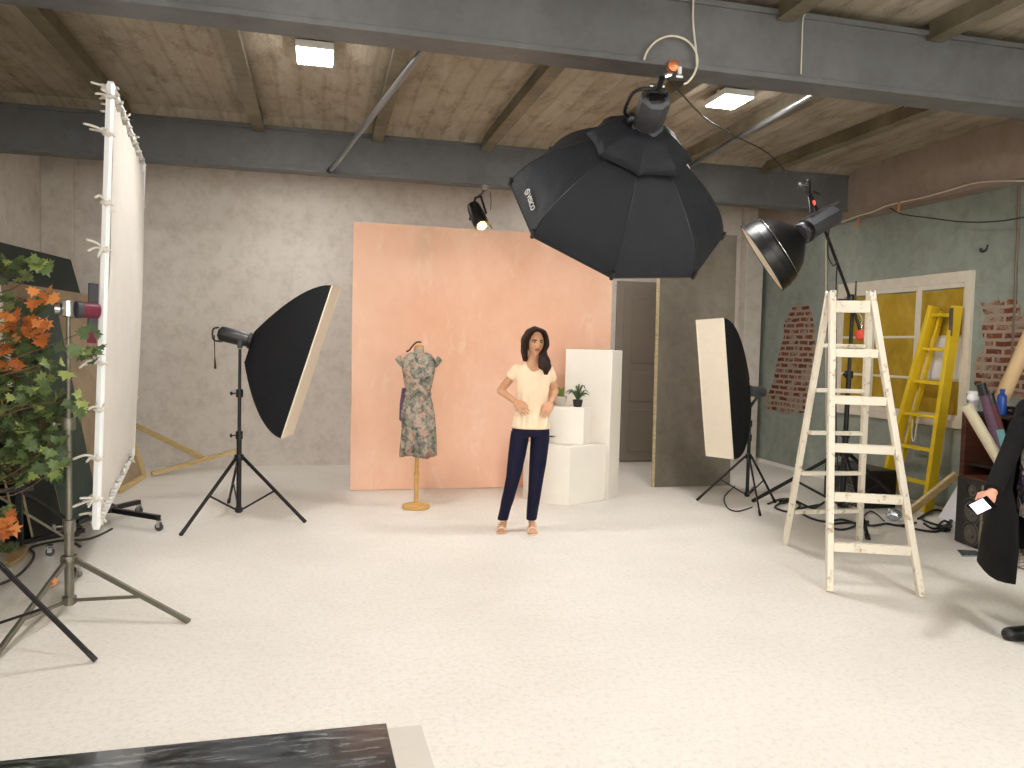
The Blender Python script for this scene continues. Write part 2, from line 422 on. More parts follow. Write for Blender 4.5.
# back door
dr = struct('door_1', MB().bounds((4.02, YB-.05, 0), (5.6, YB, 2.55)), 'door', bevel=.004)
for x0 in (4.12, 4.84):
    lf = MB().bounds((x0, YB-.075, .02), (x0+.68, YB-.05, 2.45)).build('door_leaf', 'door', dr, bevel=.004)
    for z0, z1 in ((.15, .75), (.86, 1.28), (1.4, 2.3)):
        MB().bounds((x0+.11, YB-.088, z0), (x0+.57, YB-.075, z1)).build('door_panel', 'door', lf, bevel=.012)
    MB().tube([(x0+.62, YB-.12, 1.02), (x0+.54, YB-.12, 1.02)], .01).build('door_handle', 'chrome', lf)
# window in the side wall, its panes packed with yellow insulation
XW = XR-.02
wy0, wy1 = on(0, XW, 974, 272).y, 8.52
wz0, wz1 = .88, on(0, XW, 974, 270).z
wf = MB()
fo = .07
wf.bounds((XW-.015, wy0, wz1-.11), (XR, wy1, wz1)); wf.bounds((XW-.03, wy0-.03, wz0), (XR, wy1+.03, wz0+.07))
wf.bounds((XW-.0145, wy0, wz0+.07), (XR, wy0+fo, wz1-.11)); wf.bounds((XW-.0145, wy1-fo, wz0+.07), (XR, wy1, wz1-.11))
win = struct('window_1', wf, 'wframe', bevel=.008)
cols = [(wy0+fo, on(0, XW, 917, 340).y), (on(0, XW, 917, 340).y, on(0, XW, 872, 340).y), (on(0, XW, 872, 340).y, wy1-fo)]
zr = [wz0+.07, on(0, XW, 917, 378).z, on(0, XW, 917, 337).z, wz1-.11]
for ci, (a, c) in enumerate(cols):
    fr = MB()
    sf = .042
    for y0, y1 in ((a, a+sf), (c-sf, c)): fr.bounds((XW-.006, y0, zr[0]), (XW+.02, y1, zr[3]))
    fr.bounds((XW-.0055, a+sf, zr[0]), (XW+.02, c-sf, zr[0]+.06)); fr.bounds((XW-.0055, a+sf, zr[3]-.05), (XW+.02, c-sf, zr[3]))
    for z in zr[1:3]: fr.bounds((XW-.004, a+sf, z-.014), (XW+.012, c-sf, z+.014))
    sash = fr.build('window_sash', 'wframe', win, bevel=.005)
    for k in range(3):
        z0, z1 = zr[k]+(.06 if k == 0 else .014), zr[k+1]-(.05 if k == 2 else .014)
        yy0, yy1 = a+sf, c-sf
        if ci == 0 and k == 1:
            p = MB(); p.bounds((XW-.012, yy0, z0), (XW+.012, yy1, z1)); p.build('white_pane', 'paper', sash)
            q = MB().bounds((XW-.018, yy0+.12, z0+.02), (XW-.012, yy1-.07, z1-.09)); q.build('paper_sheet', 'paper', sash)
        else:
            b = MB(); n = 10; top = []
            for t in range(n+1):
                y = yy0+(yy1-yy0)*t/n; top.append((XW, y, z1+.004 - (abs(noise.noise((y*7, k, ci)))*.05+.008 if k == 2 else 0)))
            b.prism([(XW, yy0, z0)]+[(XW, yy1, z0)]+top[::-1], (.02, 0, 0)); b.build('insulation_pane', 'foam', sash)
# added unseen windows behind the camera; their glowing panes brighten the walls
for k, x0 in enumerate((-2.6, .35, 3.3)):
    b = MB(); x1 = x0+2.5; z0, z1 = .95, 3.25
    b.bounds((x0-.08, YF, z0-.08), (x0, YF+.05, z1+.08)); b.bounds((x1, YF, z0-.08), (x1+.08, YF+.05, z1+.08)); b.bounds((x0, YF, z0-.08), (x1, YF+.06, z0)); b.bounds((x0, YF, z1), (x1, YF+.05, z1+.08))
    w2 = struct('window_%d' % (k+2), b, 'wframe')
    for q in range(4):
        xa = x0+(x1-x0)*q/4
        if q: MB().bounds((xa-.02, YF, z0), (xa+.02, YF+.04, z1)).build('glazing_bar', 'wframe', w2)
        MB().bounds((xa+.02, YF+.002, z0), (xa+(x1-x0)/4-.02, YF+.012, z1)).build('fill_pane', 'window_fill', w2)
# ceiling lamps: two in view, the others of the same rows over and behind the camera
def lamp(x, y, label):
    t = thing('ceiling_lamp', label, 'ceiling lamp', (x, y, ZC-.09), 'square ceiling lamps')
    MB().bounds((x-.135, y-.175, ZC-.085), (x+.135, y+.175, ZC-.03)).build('lamp_housing', 'whitemetal', t, bevel=.006)
    MB().bounds((x-.125, y-.165, ZC-.091), (x+.125, y+.165, ZC-.0855)).build('lamp_diffuser', 'lamp_dim' if y > 7 else 'lamp', t)
    for sx in (-1, 1): MB().bounds((x+sx*.1-.01, y-.02, ZC-.03), (x+sx*.1+.01, y+.02, ZC)).build('bracket', 'whitemetal', t)
LP = []
for x in (-.07, 3.3):
    for y in (6.04, 2.3, -1.6, 8.85): LP.append((x, y))
for x, y in LP:
    lab = ('bright square ceiling lamp above the peach panel and the scrim' if x < 1 else 'bright square ceiling lamp beside the big black octagonal softbox') if 5 < y < 7 else 'square white ceiling lamp hidden behind the back beam' if y > 7 else 'square white ceiling lamp over the camera side of the room'
    lamp(x, y, lab)
# slanting pipes under the ceiling
def pipe(p, q, r, label):
    t = thing('hanging_pipe', label, 'pipe', p, 'slanted ceiling pipes')
    MB().tube([p, q], r, 12).build('tube', 'pipe', t)
    d = (V(q)-V(p)).normalized()
    for e, s in ((V(p), 1), (V(q), -1)): MB().tube([e+d*s*.0, e+d*s*.05], r*1.35, 12).build('end_collar', 'blackmetal', t)
pipe(on(1, 8.15, 330, 171), on(2, 3.68, 428, 44), .025, 'grey slanted pipe running from the back beam up past a ceiling joist')
pipe(on(1, 8.15, 688, 167), on(2, 3.6, 822, 90), .026, 'shiny slanted pipe beside the octagonal softbox near the second lamp')
# wall cables and conduits
def cord(name, pts, r, mat, label, cat='cable', n=6, group=None):
    return tag(MB().tube(spline(pts, 8), r, n).build(name, mat, smooth=60), label, cat, group)
WC = XR-.215
cord('hanging_cable', [on(0, WC, *p) for p in [(842, 222), (858, 216), (872, 212), (886, 206), (902, 202), (925, 197), (950, 190), (975, 183), (1000, 181), (1030, 181)]], .008, 'whitecable', 'white cable sagging along the top of the green wall')
cord('hanging_cable', [on(0, WC, *p) for p in [(890, 208), (902, 214), (930, 218), (965, 222), (1000, 221), (1035, 215)]], .007, 'cable', 'thin black cable drooping across the green wall above the window')
for p in ((858, 218), (899, 202)):
    a = on(0, WC-.012, *p); tag(MB().bounds(a+V((-.003, -.014, -.11)), a+V((.003, .014, .0))).build('hanging_tape_strip', 'orange'), 'orange tape strip hanging from the white cable ' + ('near the big reflector' if p[0] < 870 else 'near the brown wall edge'), 'tape strip')
cord('hanging_conduit', [on(0, XR-.012, *p) for p in [(1019, 186), (1018, 230), (1016, 262), (1015, 300), (1012, 360), (1010, 392)]], .013, 'conduit', 'rusty vertical conduit on the green wall by the bricks', 'conduit')
h = on(0, XR-.03, 980, 249)
tag(MB().tube(spline([h+V((.028, 0, 0)), h, h+V((-.01, -.03, -.03)), h+V((-.01, -.08, -.02)), h+V((-.01, -.1, .03))], 5), .008, 7).build('wall_mount_hook', 'blackmetal'), 'small dark hook on the green wall above the window corner', 'hook')
hc = fl(904, 97, 3.775)
tag(MB().tube(spline([hc, hc+V((-.03, .02, -.06)), hc+V((-.08, .02, -.05)), hc+V((-.1, 0, .01))], 5), .009, 7).tube(spline([hc, hc+V((.03, .02, -.07)), hc+V((.07, .02, -.06))], 5), .009, 7).build('ceiling_hook', 'chrome'), 'small bright metal hook under the ceiling beyond the front beam', 'hook')

# ------------------------------------------------------------------ peach scenery panel
XA, XB, YP, HP = .32, 3.26, 8.53, 2.88
pt = thing('scenery_panel', 'tall peach painted scenery panel standing behind the woman', 'backdrop panel', (1.8, YP, 0))
MB().bounds((XA, YP, .004), (XB, YP+.018, HP)).build('painted_board', ['peach'], pt, bevel=.002)
for x in (XA+.05, (XA+XB)/2, XB-.05): MB().bounds((x-.022, YP+.018, .004), (x+.022, YP+.06, HP-.01)).build('stud', 'timber', pt, bevel=.002)
for z in (.06, 1.45, HP-.05): MB().bounds((XA+.02, YP+.0605, z-.022), (XB-.02, YP+.1, z+.022)).build('cross_rail', 'timber', pt, bevel=.002)
for x in (XA+.5, XB-.5): MB().bar((x, YP+.1, 1.3), (x, YP+.75, .02), .04, .04).build('brace', 'timber', pt)
# grey standing board
gb = thing('standing_board', 'tall dark grey board with a raw light edge behind the strip softbox', 'board', (4.27, 8.4, 0))
MB().quad((3.80, 8.37, 0), (4.77, 8.37, 0), (4.79, 8.46, 2.98), (3.82, 8.46, 2.98), -.02).build('board_face', 'greyboard', gb)
MB().quad((3.765, 8.372, 0), (3.798, 8.372, 0), (3.818, 8.462, 2.98), (3.785, 8.462, 2.98), -.02).build('raw_edge', 'ply_edge', gb)
MB().bar((4.2, 8.48, 1.6), (4.2, 9.2, .02), .05, .05).build('brace', 'timber', gb)

# ------------------------------------------------------------------ plinths
def wedge(cx, cy, r, a0, a1, z0, z1, n=18):
    """round-fronted plinth: arc plus straight sides to its centre point"""
    pts = [(cx, cy, z0)] + [(cx+r*cos(radians(a0+(a1-a0)*k/n)), cy+r*sin(radians(a0+(a1-a0)*k/n)), z0) for k in range(n+1)]
    return MB().prism(pts, (0, 0, z1-z0))
tp = thing('tall_plinth', 'tallest white box plinth against the peach panel', 'plinth', (2.8, 7.95, 0), 'white display plinths')
MB().prism([(2.55, 8.0, 0), (2.97, 7.71, 0), (3.17, 7.92, 0), (2.74, 8.24, 0)], (0, 0, 1.585)).build('carcass', 'white', tp, bevel=.008)
lp = thing('low_plinth', 'low white round fronted plinth that carries the smaller one', 'plinth', (2.5, 7.7, 0), 'white display plinths')
def arcpoly(p0, p1, bulge, z, n=14):
    p0, p1 = V(p0), V(p1); d = p1-p0; m = V((d.y, -d.x)).normalized(); out = []
    for k in range(n+1):
        t = k/n; q = p0.lerp(p1, t) + m*bulge*4*t*(1-t); out.append((q.x, q.y, z))
    return out
lo = arcpoly((2.09, 7.92), (2.455, 7.47), .075, 0)
MB().prism(lo+[(2.93, 7.69, 0), (2.46, 7.96, 0)], (0, 0, .60)).build('carcass', 'white', lp, bevel=.006)
up = thing('small_plinth', 'small white plinth stacked on the low one, carrying two pots', 'plinth', (2.5, 7.65, .60), 'white display plinths')
uo = arcpoly((2.27, 7.84), (2.64, 7.60), .05, .602)
MB().prism(uo+[(2.76, 7.705, .602), (2.48, 7.93, .602)], (0, 0, .385)).build('carcass', 'white', up, bevel=.006)
# potted plants
def pot(name, label, c, r0, r1, h, mat, z):
    t = thing(name, label, 'potted plant', (c[0], c[1], z))
    MB().lathe([(r0*.9, 0), (r0, .006), (r1, h-.01), (r1, h), (r1*.86, h), (r1*.82, h-.012), (.001, h-.012)], (c[0], c[1], z), n=20).build('pot', mat, t)
    return t
zt = .602+.385+.002
c = fl(559, 409, zt); c = V((2.435, 7.76, zt))
t = pot('potted_cactus', 'small upright green cactus in a grey stone pot on the white plinth', c, .045, .066, .105, 'stonepot', zt)
b = MB()
for k in range(9):
    a = k*2.4; rr = .012+.024*((k*7) % 5)/5; p = c+V((rr*cos(a), rr*sin(a), .095)); q = p+V((.012*cos(a), .012*sin(a), .07+.04*((k*3) % 4)/4)); b.caps(p, q, .013, .009, 8, 3)
b.build('cactus', 'succulent', t)
def blades(b, c, n, L, up, w, seed):
    rnd = random.Random(seed)
    for k in range(n):
        a = 2*pi*k/n + rnd.uniform(-.2, .2); l = L*rnd.uniform(.7, 1.1); e = rnd.uniform(up*.5, up*1.3); pts = []
        for t in (0, .25, .5, .75, 1): pts.append(c + V((cos(a)*l*t, sin(a)*l*t, e*l*(t*1.4 - t*t*1.1))))
        b.tube(pts, [w, w*1.1, w*.85, w*.5, w*.08], 5)
c = V((2.60, 7.70, zt))
t = pot('potted_aloe', 'spiky green aloe in a small black pot on the white plinth', c, .042, .052, .075, 'blackpot', zt)
b = MB(); blades(b, c+V((0, 0, .07)), 12, .14, 1.5, .009, 3); blades(b, c+V((0, 0, .07)), 7, .09, 3.4, .009, 5); b.build('leaf_rosette', 'aloe', t)
c = V((2.256, 7.690, .602))
t = pot('potted_spider_plant', 'dark spiky plant on the low plinth, half hidden by the woman', c, .036, .045, .06, 'blackpot', .602)
b = MB(); blades(b, c+V((0, 0, .055)), 11, .145, .9, .006, 9); b.build('leaf_rosette', 'darkleaf', t)
# ------------------------------------------------------------------ light stands
def light_stand(name, label, base, feet, zc, zt, zh=.05, r=.015, mat='blackmetal', tops=None, cat='light stand', brace_t=.52, group=None, tip='blackmetal', lean=(0, 0), slim=(1, .75), lw=1.0):
    B = V((base[0], base[1], 0)); t = thing(name, label, cat, B, group)
    T = V((lean[0], lean[1], 0))
    P = lambda z: B + V((0, 0, z)) + T*(z/zt)
    MB().tube([P(zh-.03), P(zc+.22)], r*1.25, 14).build('lower_tube', mat, t)
    MB().tube([P(zc+.22), P((zc+zt)/2+.1)], r*slim[0], 12).build('middle_tube', mat, t)
    MB().tube([P((zc+zt)/2+.1), P(zt)], r*slim[1], 12).build('upper_tube', mat, t)
    for z in (zc+.2, (zc+zt)/2+.09):
        k = MB().tube([P(z-.035), P(z+.035)], r*1.75, 14).build('clamp_collar', mat, t, bevel=.002)
        d = V((-.9, -.42, 0)); MB().tube([P(z)+d*r*1.6, P(z)+d*(r*1.6+.04)], .006, 8).lathe([(.012, 0), (.018, .006), (.018, .014), (.01, .02)], P(z)+d*(r*1.6+.035), d, 10).build('knob', mat, k)
    MB().lathe([(r*1.3, -.03), (r*2.2, -.025), (r*2.4, 0), (r*2.2, .025), (r*1.3, .03)], P(zc), n=16).build('leg_collar', mat, t)
    MB().lathe([(r*1.3, -.025), (r*1.9, -.02), (r*1.9, .02), (r*1.3, .025)], P(zh), n=16).build('hub', mat, t)
    for f in feet:
        F = V((f[0], f[1], .012)); d = (F-P(zc)); d.z = 0; d.normalize(); a = P(zc)+d*r*2.2
        lg = MB().bar(a, F, r*1.05*lw, r*1.5*lw).build('leg', mat, t, bevel=.002)
        e = (F-a).normalized(); MB().tube([F-e*.05, F+e*.006], r*.95*lw, 10).build('foot_cap', tip, lg)
        m = a.lerp(F, brace_t); MB().bar(P(zh)+d*r*1.6, m, r*.7, r*.9).build('brace', mat, t, bevel=.0015)
    return t, P
# ------------------------------------------------------------------ cloth softboxes
def quadbox(t, cs, apex, smin, p, mats, lip=.04, dif=None, seams=True):
    """cs: four front corners (tl, tr, br, bl); cloth walls curve back to the ring at apex"""
    cs = [V(c) for c in cs]; cen = sum(cs, V())/4; apex = V(apex); K = 12; m = 7
    rim = []
    for k in range(4):
        a, b = cs[k], cs[(k+1) % 4]
        rim += [a.lerp(b, q/m) for q in range(m)]
    rings = []
    for i in range(K+1):
        s = i/K; sc = 1-(1-smin)*s**p; rr = []
        for k, q in enumerate(rim):
            e = q-cen; sag = 1-.035*sin(pi*(k % m)/m)*sin(pi*s); rr.append(cen.lerp(apex, s)+e*sc*sag)
        rings.append(rr)
    o = MB().loft(rings, False); n = len(rim); o.add(rings[-1], [tuple(range(n))]); o = o.build('cloth_shell', mats, t, smooth=50, fix=True)
    nrm = (cen-apex).normalized(); b = MB()
    sub = []
    for i in range(9):
        s = 1-i/8; sub.append([cen+(q-cen)*(1.004*s+1e-3)+nrm*(.004+.003*(1-s*s)) for q in rim])
    b.loft(sub, False); b.build('diffuser_front', dif or 'diffuser', t, smooth=60)
    b = MB()
    for k in range(4):
        a, c = cs[k], cs[(k+1) % 4]; b.bar(a+nrm*.004, c+nrm*.004, .010, .010)
    b.build('rim_piping', dif or 'diffuser', t)
    w = MB()
    for k in range(4): w.tube([rings[i][k*m] + (rings[i][k*m]-cen.lerp(apex, i/K)).normalized()*.001 for i in range(K+1)], .005, 6)
    w.build('seam', mats, t); return cen, nrm
def flash_body(t, a, b, r, mat, facet=10):
    a, b = V(a), V(b); d = (b-a); L = d.length; d.normalize()
    MB().lathe([(r*.7, 0), (r*.95, .015), (r, .04), (r, L*.72), (r*.93, L*.76), (r*.93, L-.03), (r*1.12, L-.03), (r*1.12, L)], a, d, facet, pi/facet).build('flash_body', mat, t, smooth=30, bevel=.004)
    x, y = perp(d); MB().box(a+d*.0-d*.004, (r*1.0, r*1.0, .008), Matrix((x, y, d)).transposed()).build('control_panel', 'black', t, bevel=.003)
    return d
# left stand with the big softbox
sl, Pl = light_stand('light_stand', 'black tripod light stand under the big softbox near the peach panel', (-.705, 7.36), [fl(181, 536), fl(305, 523), (-.86, 8.0)], .545, 1.52, group=None, zh=.07, r=.018, slim=(.9, .75))
t = thing('studio_softbox', 'large tilted rectangular softbox with a black flash on the black tripod stand', 'softbox', Pl(1.56))
ap = at(251, 347, 7.08)
quadbox(t, [at(331.5, 286, 6.72), at(340.0, 287.5, 7.34), at(292.5, 434, 7.34), at(281, 438, 6.72)], ap, .2, 1.65, 'blackcloth')
fa, fb = at(219, 333, 6.98), at(252, 341, 7.04)
d = flash_body(t, fa, fb, .068, 'black', 20)
MB().tube(spline([fa+V((0, 0, .05)), fa+V((-.05, 0, .03)), fa+V((-.045, 0, -.06)), fa+V((.03, 0, -.075))], 6), .008, 7).build('handle', 'black', t)
MB().tube([fa+V((-.04, 0, -.02)), fa+V((-.035, 0, -.2)), fa+V((-.03, .0, -.32))], [.006, .004, .012], 7).build('hanging_strap', 'black', t)
c = Pl(1.525); MB().bounds(c+V((-.02, -.02, .0)), c+V((.02, .02, .075))).build('tilt_bracket', 'blackmetal', t, bevel=.003)
# right stand with the strip softbox
sr, Pr = light_stand('light_stand', 'black tripod light stand under the narrow strip softbox', (4.40, 7.36), [fl(697, 501), fl(760, 516), fl(775, 503)], .50, 1.02, zh=.1)
t = thing('strip_softbox', 'narrow upright strip softbox with a white front and black back', 'softbox', Pr(1.05))
ap = at(748, 391, 8.10)
cn, nr = quadbox(t, [at(696.5, 320.5, 7.98), at(723.8, 318.5, 7.72), at(733.5, 458.8, 7.72), at(706.5, 455.5, 7.98)], ap, .16, 2.0, 'blackcloth')
fa = ap - nr*.24; flash_body(t, fa, ap-nr*.0, .055, 'grey_plastic', 16)
c = Pr(1.025); MB().bar(c+V((0, 0, .002)), ap-nr*.16-V((0, 0, .03)), .03, .03).build('tilt_bracket', 'blackmetal', t, bevel=.003)
# octagonal softbox clamped to the front beam
C8 = V((1.804, 4.685, 2.472)); n8 = V((-.0159, .7024, -.7116)).normalized(); L8 = .611; A8 = C8-n8*L8
t = thing('hanging_octagonal_softbox', 'huge black octagonal softbox hanging from the front beam', 'softbox', on(1, 4.38, 672, 68))
e1 = V((1.1393, 4.8212, 2.6212))-C8; R8 = .695; e1 = (e1-n8*e1.dot(n8)).normalized(); e2 = n8.cross(e1)
def ring8(rad, back, sag=0.0, sub=6):
    out = []
    for k in range(8):
        a0, a1 = pi/4*k, pi/4*(k+1); p = (e1*cos(a0)+e2*sin(a0))*rad; q = (e1*cos(a1)+e2*sin(a1))*rad
        for i in range(sub): u = i/sub; out.append(C8-n8*back + p.lerp(q, u)*(1-sag*4*u*(1-u)))
    return out
prof = []
for i in range(11):
    s = i/10; prof.append((R8*(1-.62*s**1.6), L8*.80*s*(1-.10*s)))
MB().loft([ring8(r, b, .03*sin(pi*i/10)) for i, (r, b) in enumerate(prof)], False).build('cloth_shell', 'octacloth', t, smooth=25)
lastr, lastb = prof[-1]
MB().loft([ring8(r, b, .05) for r, b in ((.075, L8*.97), (.18, L8*.92), (.28, L8*.82), (.325, L8*.745))], False).build('velcro_flap', 'octacloth', t, smooth=25, solid=.004)
MB().loft([ring8(r, b) for r, b in ((lastr*.97, lastb-.01), (.2, L8*.84), (.08, L8*.9))], False).build('inner_cone', 'blackcloth', t)
sub = []
for i in range(8): s = 1-i/7.001; sub.append(ring8(R8*.985*s, .03-.03*(1-s*s)))
MB().loft(sub, False).build('diffuser_front', 'diffuser', t, smooth=60)
for k in range(8):
    a = pi/4*k; w = [C8-n8*b+(e1*cos(a)+e2*sin(a))*(r*.999) for r, b in prof]; MB().tube(w, .0035, 6).build('rib', 'black', t)
    p = C8+(e1*cos(a)+e2*sin(a))*R8; MB().tube([p-n8*.045, p+n8*.008], .012, 8).build('corner_pocket', 'black', t)
MB().loft([ring8(R8*1.001, -.004), ring8(R8*1.004, .006), ring8(R8*.992, .008)], False).build('rim_piping', 'black', t)
# the maker's mark on the panel between the first two ribs
ae = pi/8*1; lx = None
# find the panel that shows at pixel (529,205)
def panel_pt(k, u, s):
    """u along the rim 0..1, s back from the rim 0..1"""
    i = s*10; a = int(i); f = i-a; r = prof[a][0]*(1-f)+prof[min(a+1, 10)][0]*f; b = prof[a][1]*(1-f)+prof[min(a+1, 10)][1]*f
    p = (e1*cos(pi/4*k)+e2*sin(pi/4*k))*r; q = (e1*cos(pi/4*(k+1))+e2*sin(pi/4*(k+1)))*r; return C8-n8*b+p.lerp(q, u)*(1-.03*sin(pi*s)*4*u*(1-u))
def find_panel(px, py):
    def err(k, u, v):
        p = panel_pt(k, u, v)-CAMP; z = p.dot(_fw); return (512+FP*p.dot(_i)/z-px)**2+(384-FP*p.dot(_j)/z-py)**2
    return min(((err(k, u/40, v/40), k, u/40, v/40) for k in (0, 1, 7) for u in range(41) for v in range(30)))
q1, q2 = find_panel(528, 191), find_panel(535, 210)
kk = q1[1]; pa, pb = panel_pt(*q1[1:]), panel_pt(*q2[1:]); pc = panel_pt(kk, .5, min(.9, q1[3]+.15))
if True:
    tx = (pb-pa).normalized(); nn = tx.cross(pc-pa).normalized(); out = (pa-(C8-n8*.15)).normalized(); ls = (pb-pa).length/.30
    if nn.dot(out) < 0: nn = -nn
    start = pa
    ty = nn.cross(tx)
    cu = bpy.data.curves.new('txt', 'FONT'); cu.body = 'VISICO'; cu.size = .075*ls; cu.extrude = .0008; cu.offset = .0004*ls; cu.align_y = 'CENTER'
    ot = bpy.data.objects.new('tmp', cu); COL.objects.link(ot); dg = bpy.context.evaluated_depsgraph_get(); dg.update()
    me = bpy.data.meshes.new_from_object(ot.evaluated_get(dg)); bpy.data.objects.remove(ot); me.materials.clear()
    Rm = Matrix((tx, ty, nn)).transposed().to_4x4(); Rm.translation = start+tx*.075*ls+nn*.012
    me.transform(Rm); link('printed_lettering', me, 'logo', t, 0)
    b = MB(); o = start+tx*.025*ls+nn*.012; rr = .036*ls; n = 20
    ringv = [[o+(tx*cos(2*pi*k/n)+ty*sin(2*pi*k/n))*q+nn*z for k in range(n)] for q, z in ((rr, 0), (rr, .001), (rr*.74, .001), (rr*.74, 0))]
    b.loft(ringv, False)
    b.bar(o+tx*.013*ls-ty*.016*ls, o-tx*.002*ls+ty*.004*ls, .009*ls, .0015, nn); b.bar(o-tx*.013*ls+ty*.016*ls, o+tx*.002*ls-ty*.004*ls, .009*ls, .0015, nn); b.bar(o-tx*.004*ls+ty*.006*ls, o+tx*.004*ls-ty*.006*ls, .011*ls, .0015, nn)
    b.build('printed_emblem', 'logo', t, 0)
fa = at(656.5, 96, 4.27); fb = A8+n8*.02
d = flash_body(t, fa, fb, .088, 'grey_plastic', 8)
hx, hy = perp(d); hd = V((1, -.2, 0)).normalized()
MB().tube(spline([fa-hd*.05+d*.01, fa-hd*.045-d*.035, fa+hd*.045-d*.035, fa+hd*.05+d*.01], 5), .011, 8).build('handle', 'black', t)
MB().tube(spline([fa+d*.19-hd*.09, fa+d*.14-hd*.15, fa-d*.02-hd*.13, fa-d*.06-hd*.04], 6), .010, 8).build('yoke_arm', 'black', t)
MB().lathe([(.02, 0), (.035, .004), (.035, .03), (.02, .035)], fa+d*.19-hd*.088, -hd, 12).build('tilt_knob', 'black', t)
cl = on(1, 4.36, 672, 70); jn = at(655, 86, 4.26)
MB().tube([fa-d*.05, fa-d*.14], .017, 10).build('spigot', 'black', t)
MB().tube([fa-d*.12, at(664, 76, 4.3), cl+V((0, 0, -.02))], .011, 8).build('clamp_arm', 'chrome', t)
MB().tube([jn+hd*-.03, jn+hd*.05], .014, 8).build('grip_knob', 'chrome', t)
MB().lathe([(.02, 0), (.034, .004), (.036, .03), (.03, .045)], cl+V((0, -.028, .02)), (0, 1, 0), 16).build('clamp_jaw', 'copper', t)
MB().tube([cl+V((.035, -.03, -.03)), cl+V((.035, -.03, .01))], .012, 10).build('wing_screw', 'whitemetal', t)
MB().bar(cl+V((.015, -.03, -.045)), cl+V((.055, -.03, -.045)), .008, .012).build('wing_handle', 'whitemetal', t)
# white cable loop on the beam and the cable down to it
b = MB(); yb = 4.372
pts = [on(1, yb, *p) for p in [(644, 60), (648, 50), (658, 40), (672, 36), (686, 40), (695, 50), (697.5, 62), (694, 74), (688, 82), (684, 84)]]
b.tube(spline(pts, 6), .0065, 7); b.tube(spline([on(1, yb, 694, -14), on(1, yb, 693, 20), on(1, yb, 696, 50), on(1, yb-.01, 697, 66)], 6), .006, 7)
tag(b.build('hanging_cable_loop', 'whitecable', smooth=60), 'white cable coming down the front beam into a loop above the octagonal softbox', 'cable')
cord('hanging_cable', [at(667, 78, 4.32), at(680, 92, 4.55), at(705, 118, 5.0), at(735, 136, 5.6), at(770, 155, 6.3), at(800, 188, 6.45)], .005, 'cable', 'thin black cable swinging from the octagonal softbox clamp to the big reflector')
cord('hanging_cable', [on(1, 4.37, 805, 14), on(1, 4.37, 803, 20), on(1, 4.37, 802, 45), on(1, 4.37, 801, 74)], .004, 'whitecable', 'short pale cable running straight down the front beam face')
# little spot on the back beam
t = thing('hanging_spot_lamp', 'small black spot lamp with a warm lit bulb hanging from the back beam', 'spot lamp', on(1, 8.1, 484, 190))
sp = on(1, 8.12, 485, 189); q0, q1 = on(1, 8.05, 474, 208), on(1, 7.93, 482, 226)
MB().bounds(sp+V((-.03, .0, -.01)), sp+V((.03, .055, .045))).build('clamp_jaw', 'steel', t, bevel=.003)
MB().tube([sp+V((0, .02, 0)), sp+V((-.03, .0, -.05)), on(1, 8.07, 479, 196)], .012, 8).build('spigot', 'chrome', t)
dd = (q1-q0).normalized(); sx = dd.cross(V((0, 1, .4))).normalized()
tp_ = on(1, 8.07, 478, 197)
for s in (-1, 1): MB().bar(tp_+sx*s*.03, (q0+q1)/2+sx*s*.092, .012, .02).build('yoke_arm', 'black', t)
MB().bar(tp_-sx*.035, tp_+sx*.035, .014, .022).build('yoke_bridge', 'black', t)
Lq = (q1-q0).length
MB().lathe([(.03, -.05), (.06, -.04), (.072, .0), (.08, Lq*.4), (.082, Lq*.8), (.076, Lq*.98), (.068, Lq*.98), (.05, Lq*.85)], q0, dd, 18).build('lamp_can', 'black', t)
MB().lathe([(.001, 0), (.04, .004), (.048, .03), (.02, .055), (.001, .06)], q0+dd*(Lq*.9), dd, 14).build('bulb', 'bulb', t)
MB().bar(q1+sx*.07-dd*.02, q1+sx*.085+dd*.07, .06, .004, dd).build('barn_door', 'black', t)
cord('hanging_cable', [on(1, 8.12, 490, 192), on(1, 8.12, 491, 200), on(1, 8.12, 490.5, 210)], .004, 'cable', 'short thin cord end dangling beside the small spot lamp')
# boom stand with the wide reflector
bs, Pb = light_stand('boom_stand', 'tall black boom stand behind the white stepladder', (5.03, 6.66), [fl(753, 502), fl(868, 540), (5.9, 6.75)], .62, at(850.5, 299, 7.60).z-.13, r=.024, zh=.12, lean=(.02, 0))
g = at(851, 298, 7.6); depb = (Pb(2.05)-CAMP).dot(_fw)
ends = [at(860.5, 332, depb-.07), at(850.5, 299, depb-.05), at(826, 233, depb-.55), at(808, 188, depb-.85)]
t = thing('tilted_boom', 'slanting black boom arm with a red weight above the white stepladder', 'boom', Pb(2.07))
MB().tube(ends, .015, 12).build('boom_tube', 'blackmetal', t)
MB().tube([ends[1]+V((0, 0, -.06)), ends[1]+V((0, 0, .045))], .034, 12).build('swivel_clamp', 'black', t, bevel=.004)
MB().tube([ends[1]+V((-.1, .05, -.01)), ends[1]+V((.11, -.05, -.02))], .012, 8).build('clamp_lever', 'black', t)
MB().tube([ends[1]+V((.02, -.045, -.06)), ends[1]+V((.02, -.045, .17))], .008, 8).build('clamp_screw', 'black', t)
MB().lathe([(.03, 0), (.052, .012), (.056, .05), (.05, .085), (.025, .1)], ends[0]+(ends[0]-ends[1]).normalized()*-.02, (ends[0]-ends[1]), 14).build('counterweight', 'red', t)
MB().tube(spline([ends[1].lerp(ends[0], .35)+V((.02, -.02, 0)), ends[1].lerp(ends[0], .6)+V((.05, -.02, 0)), ends[0]], 5), .009, 6).build('safety_strap', 'chrome', t)
e = ends[3]
MB().tube([e+V((0, 0, -.05)), e+V((0, 0, .05))], .026, 12).build('grip_head', 'black', t, bevel=.003)
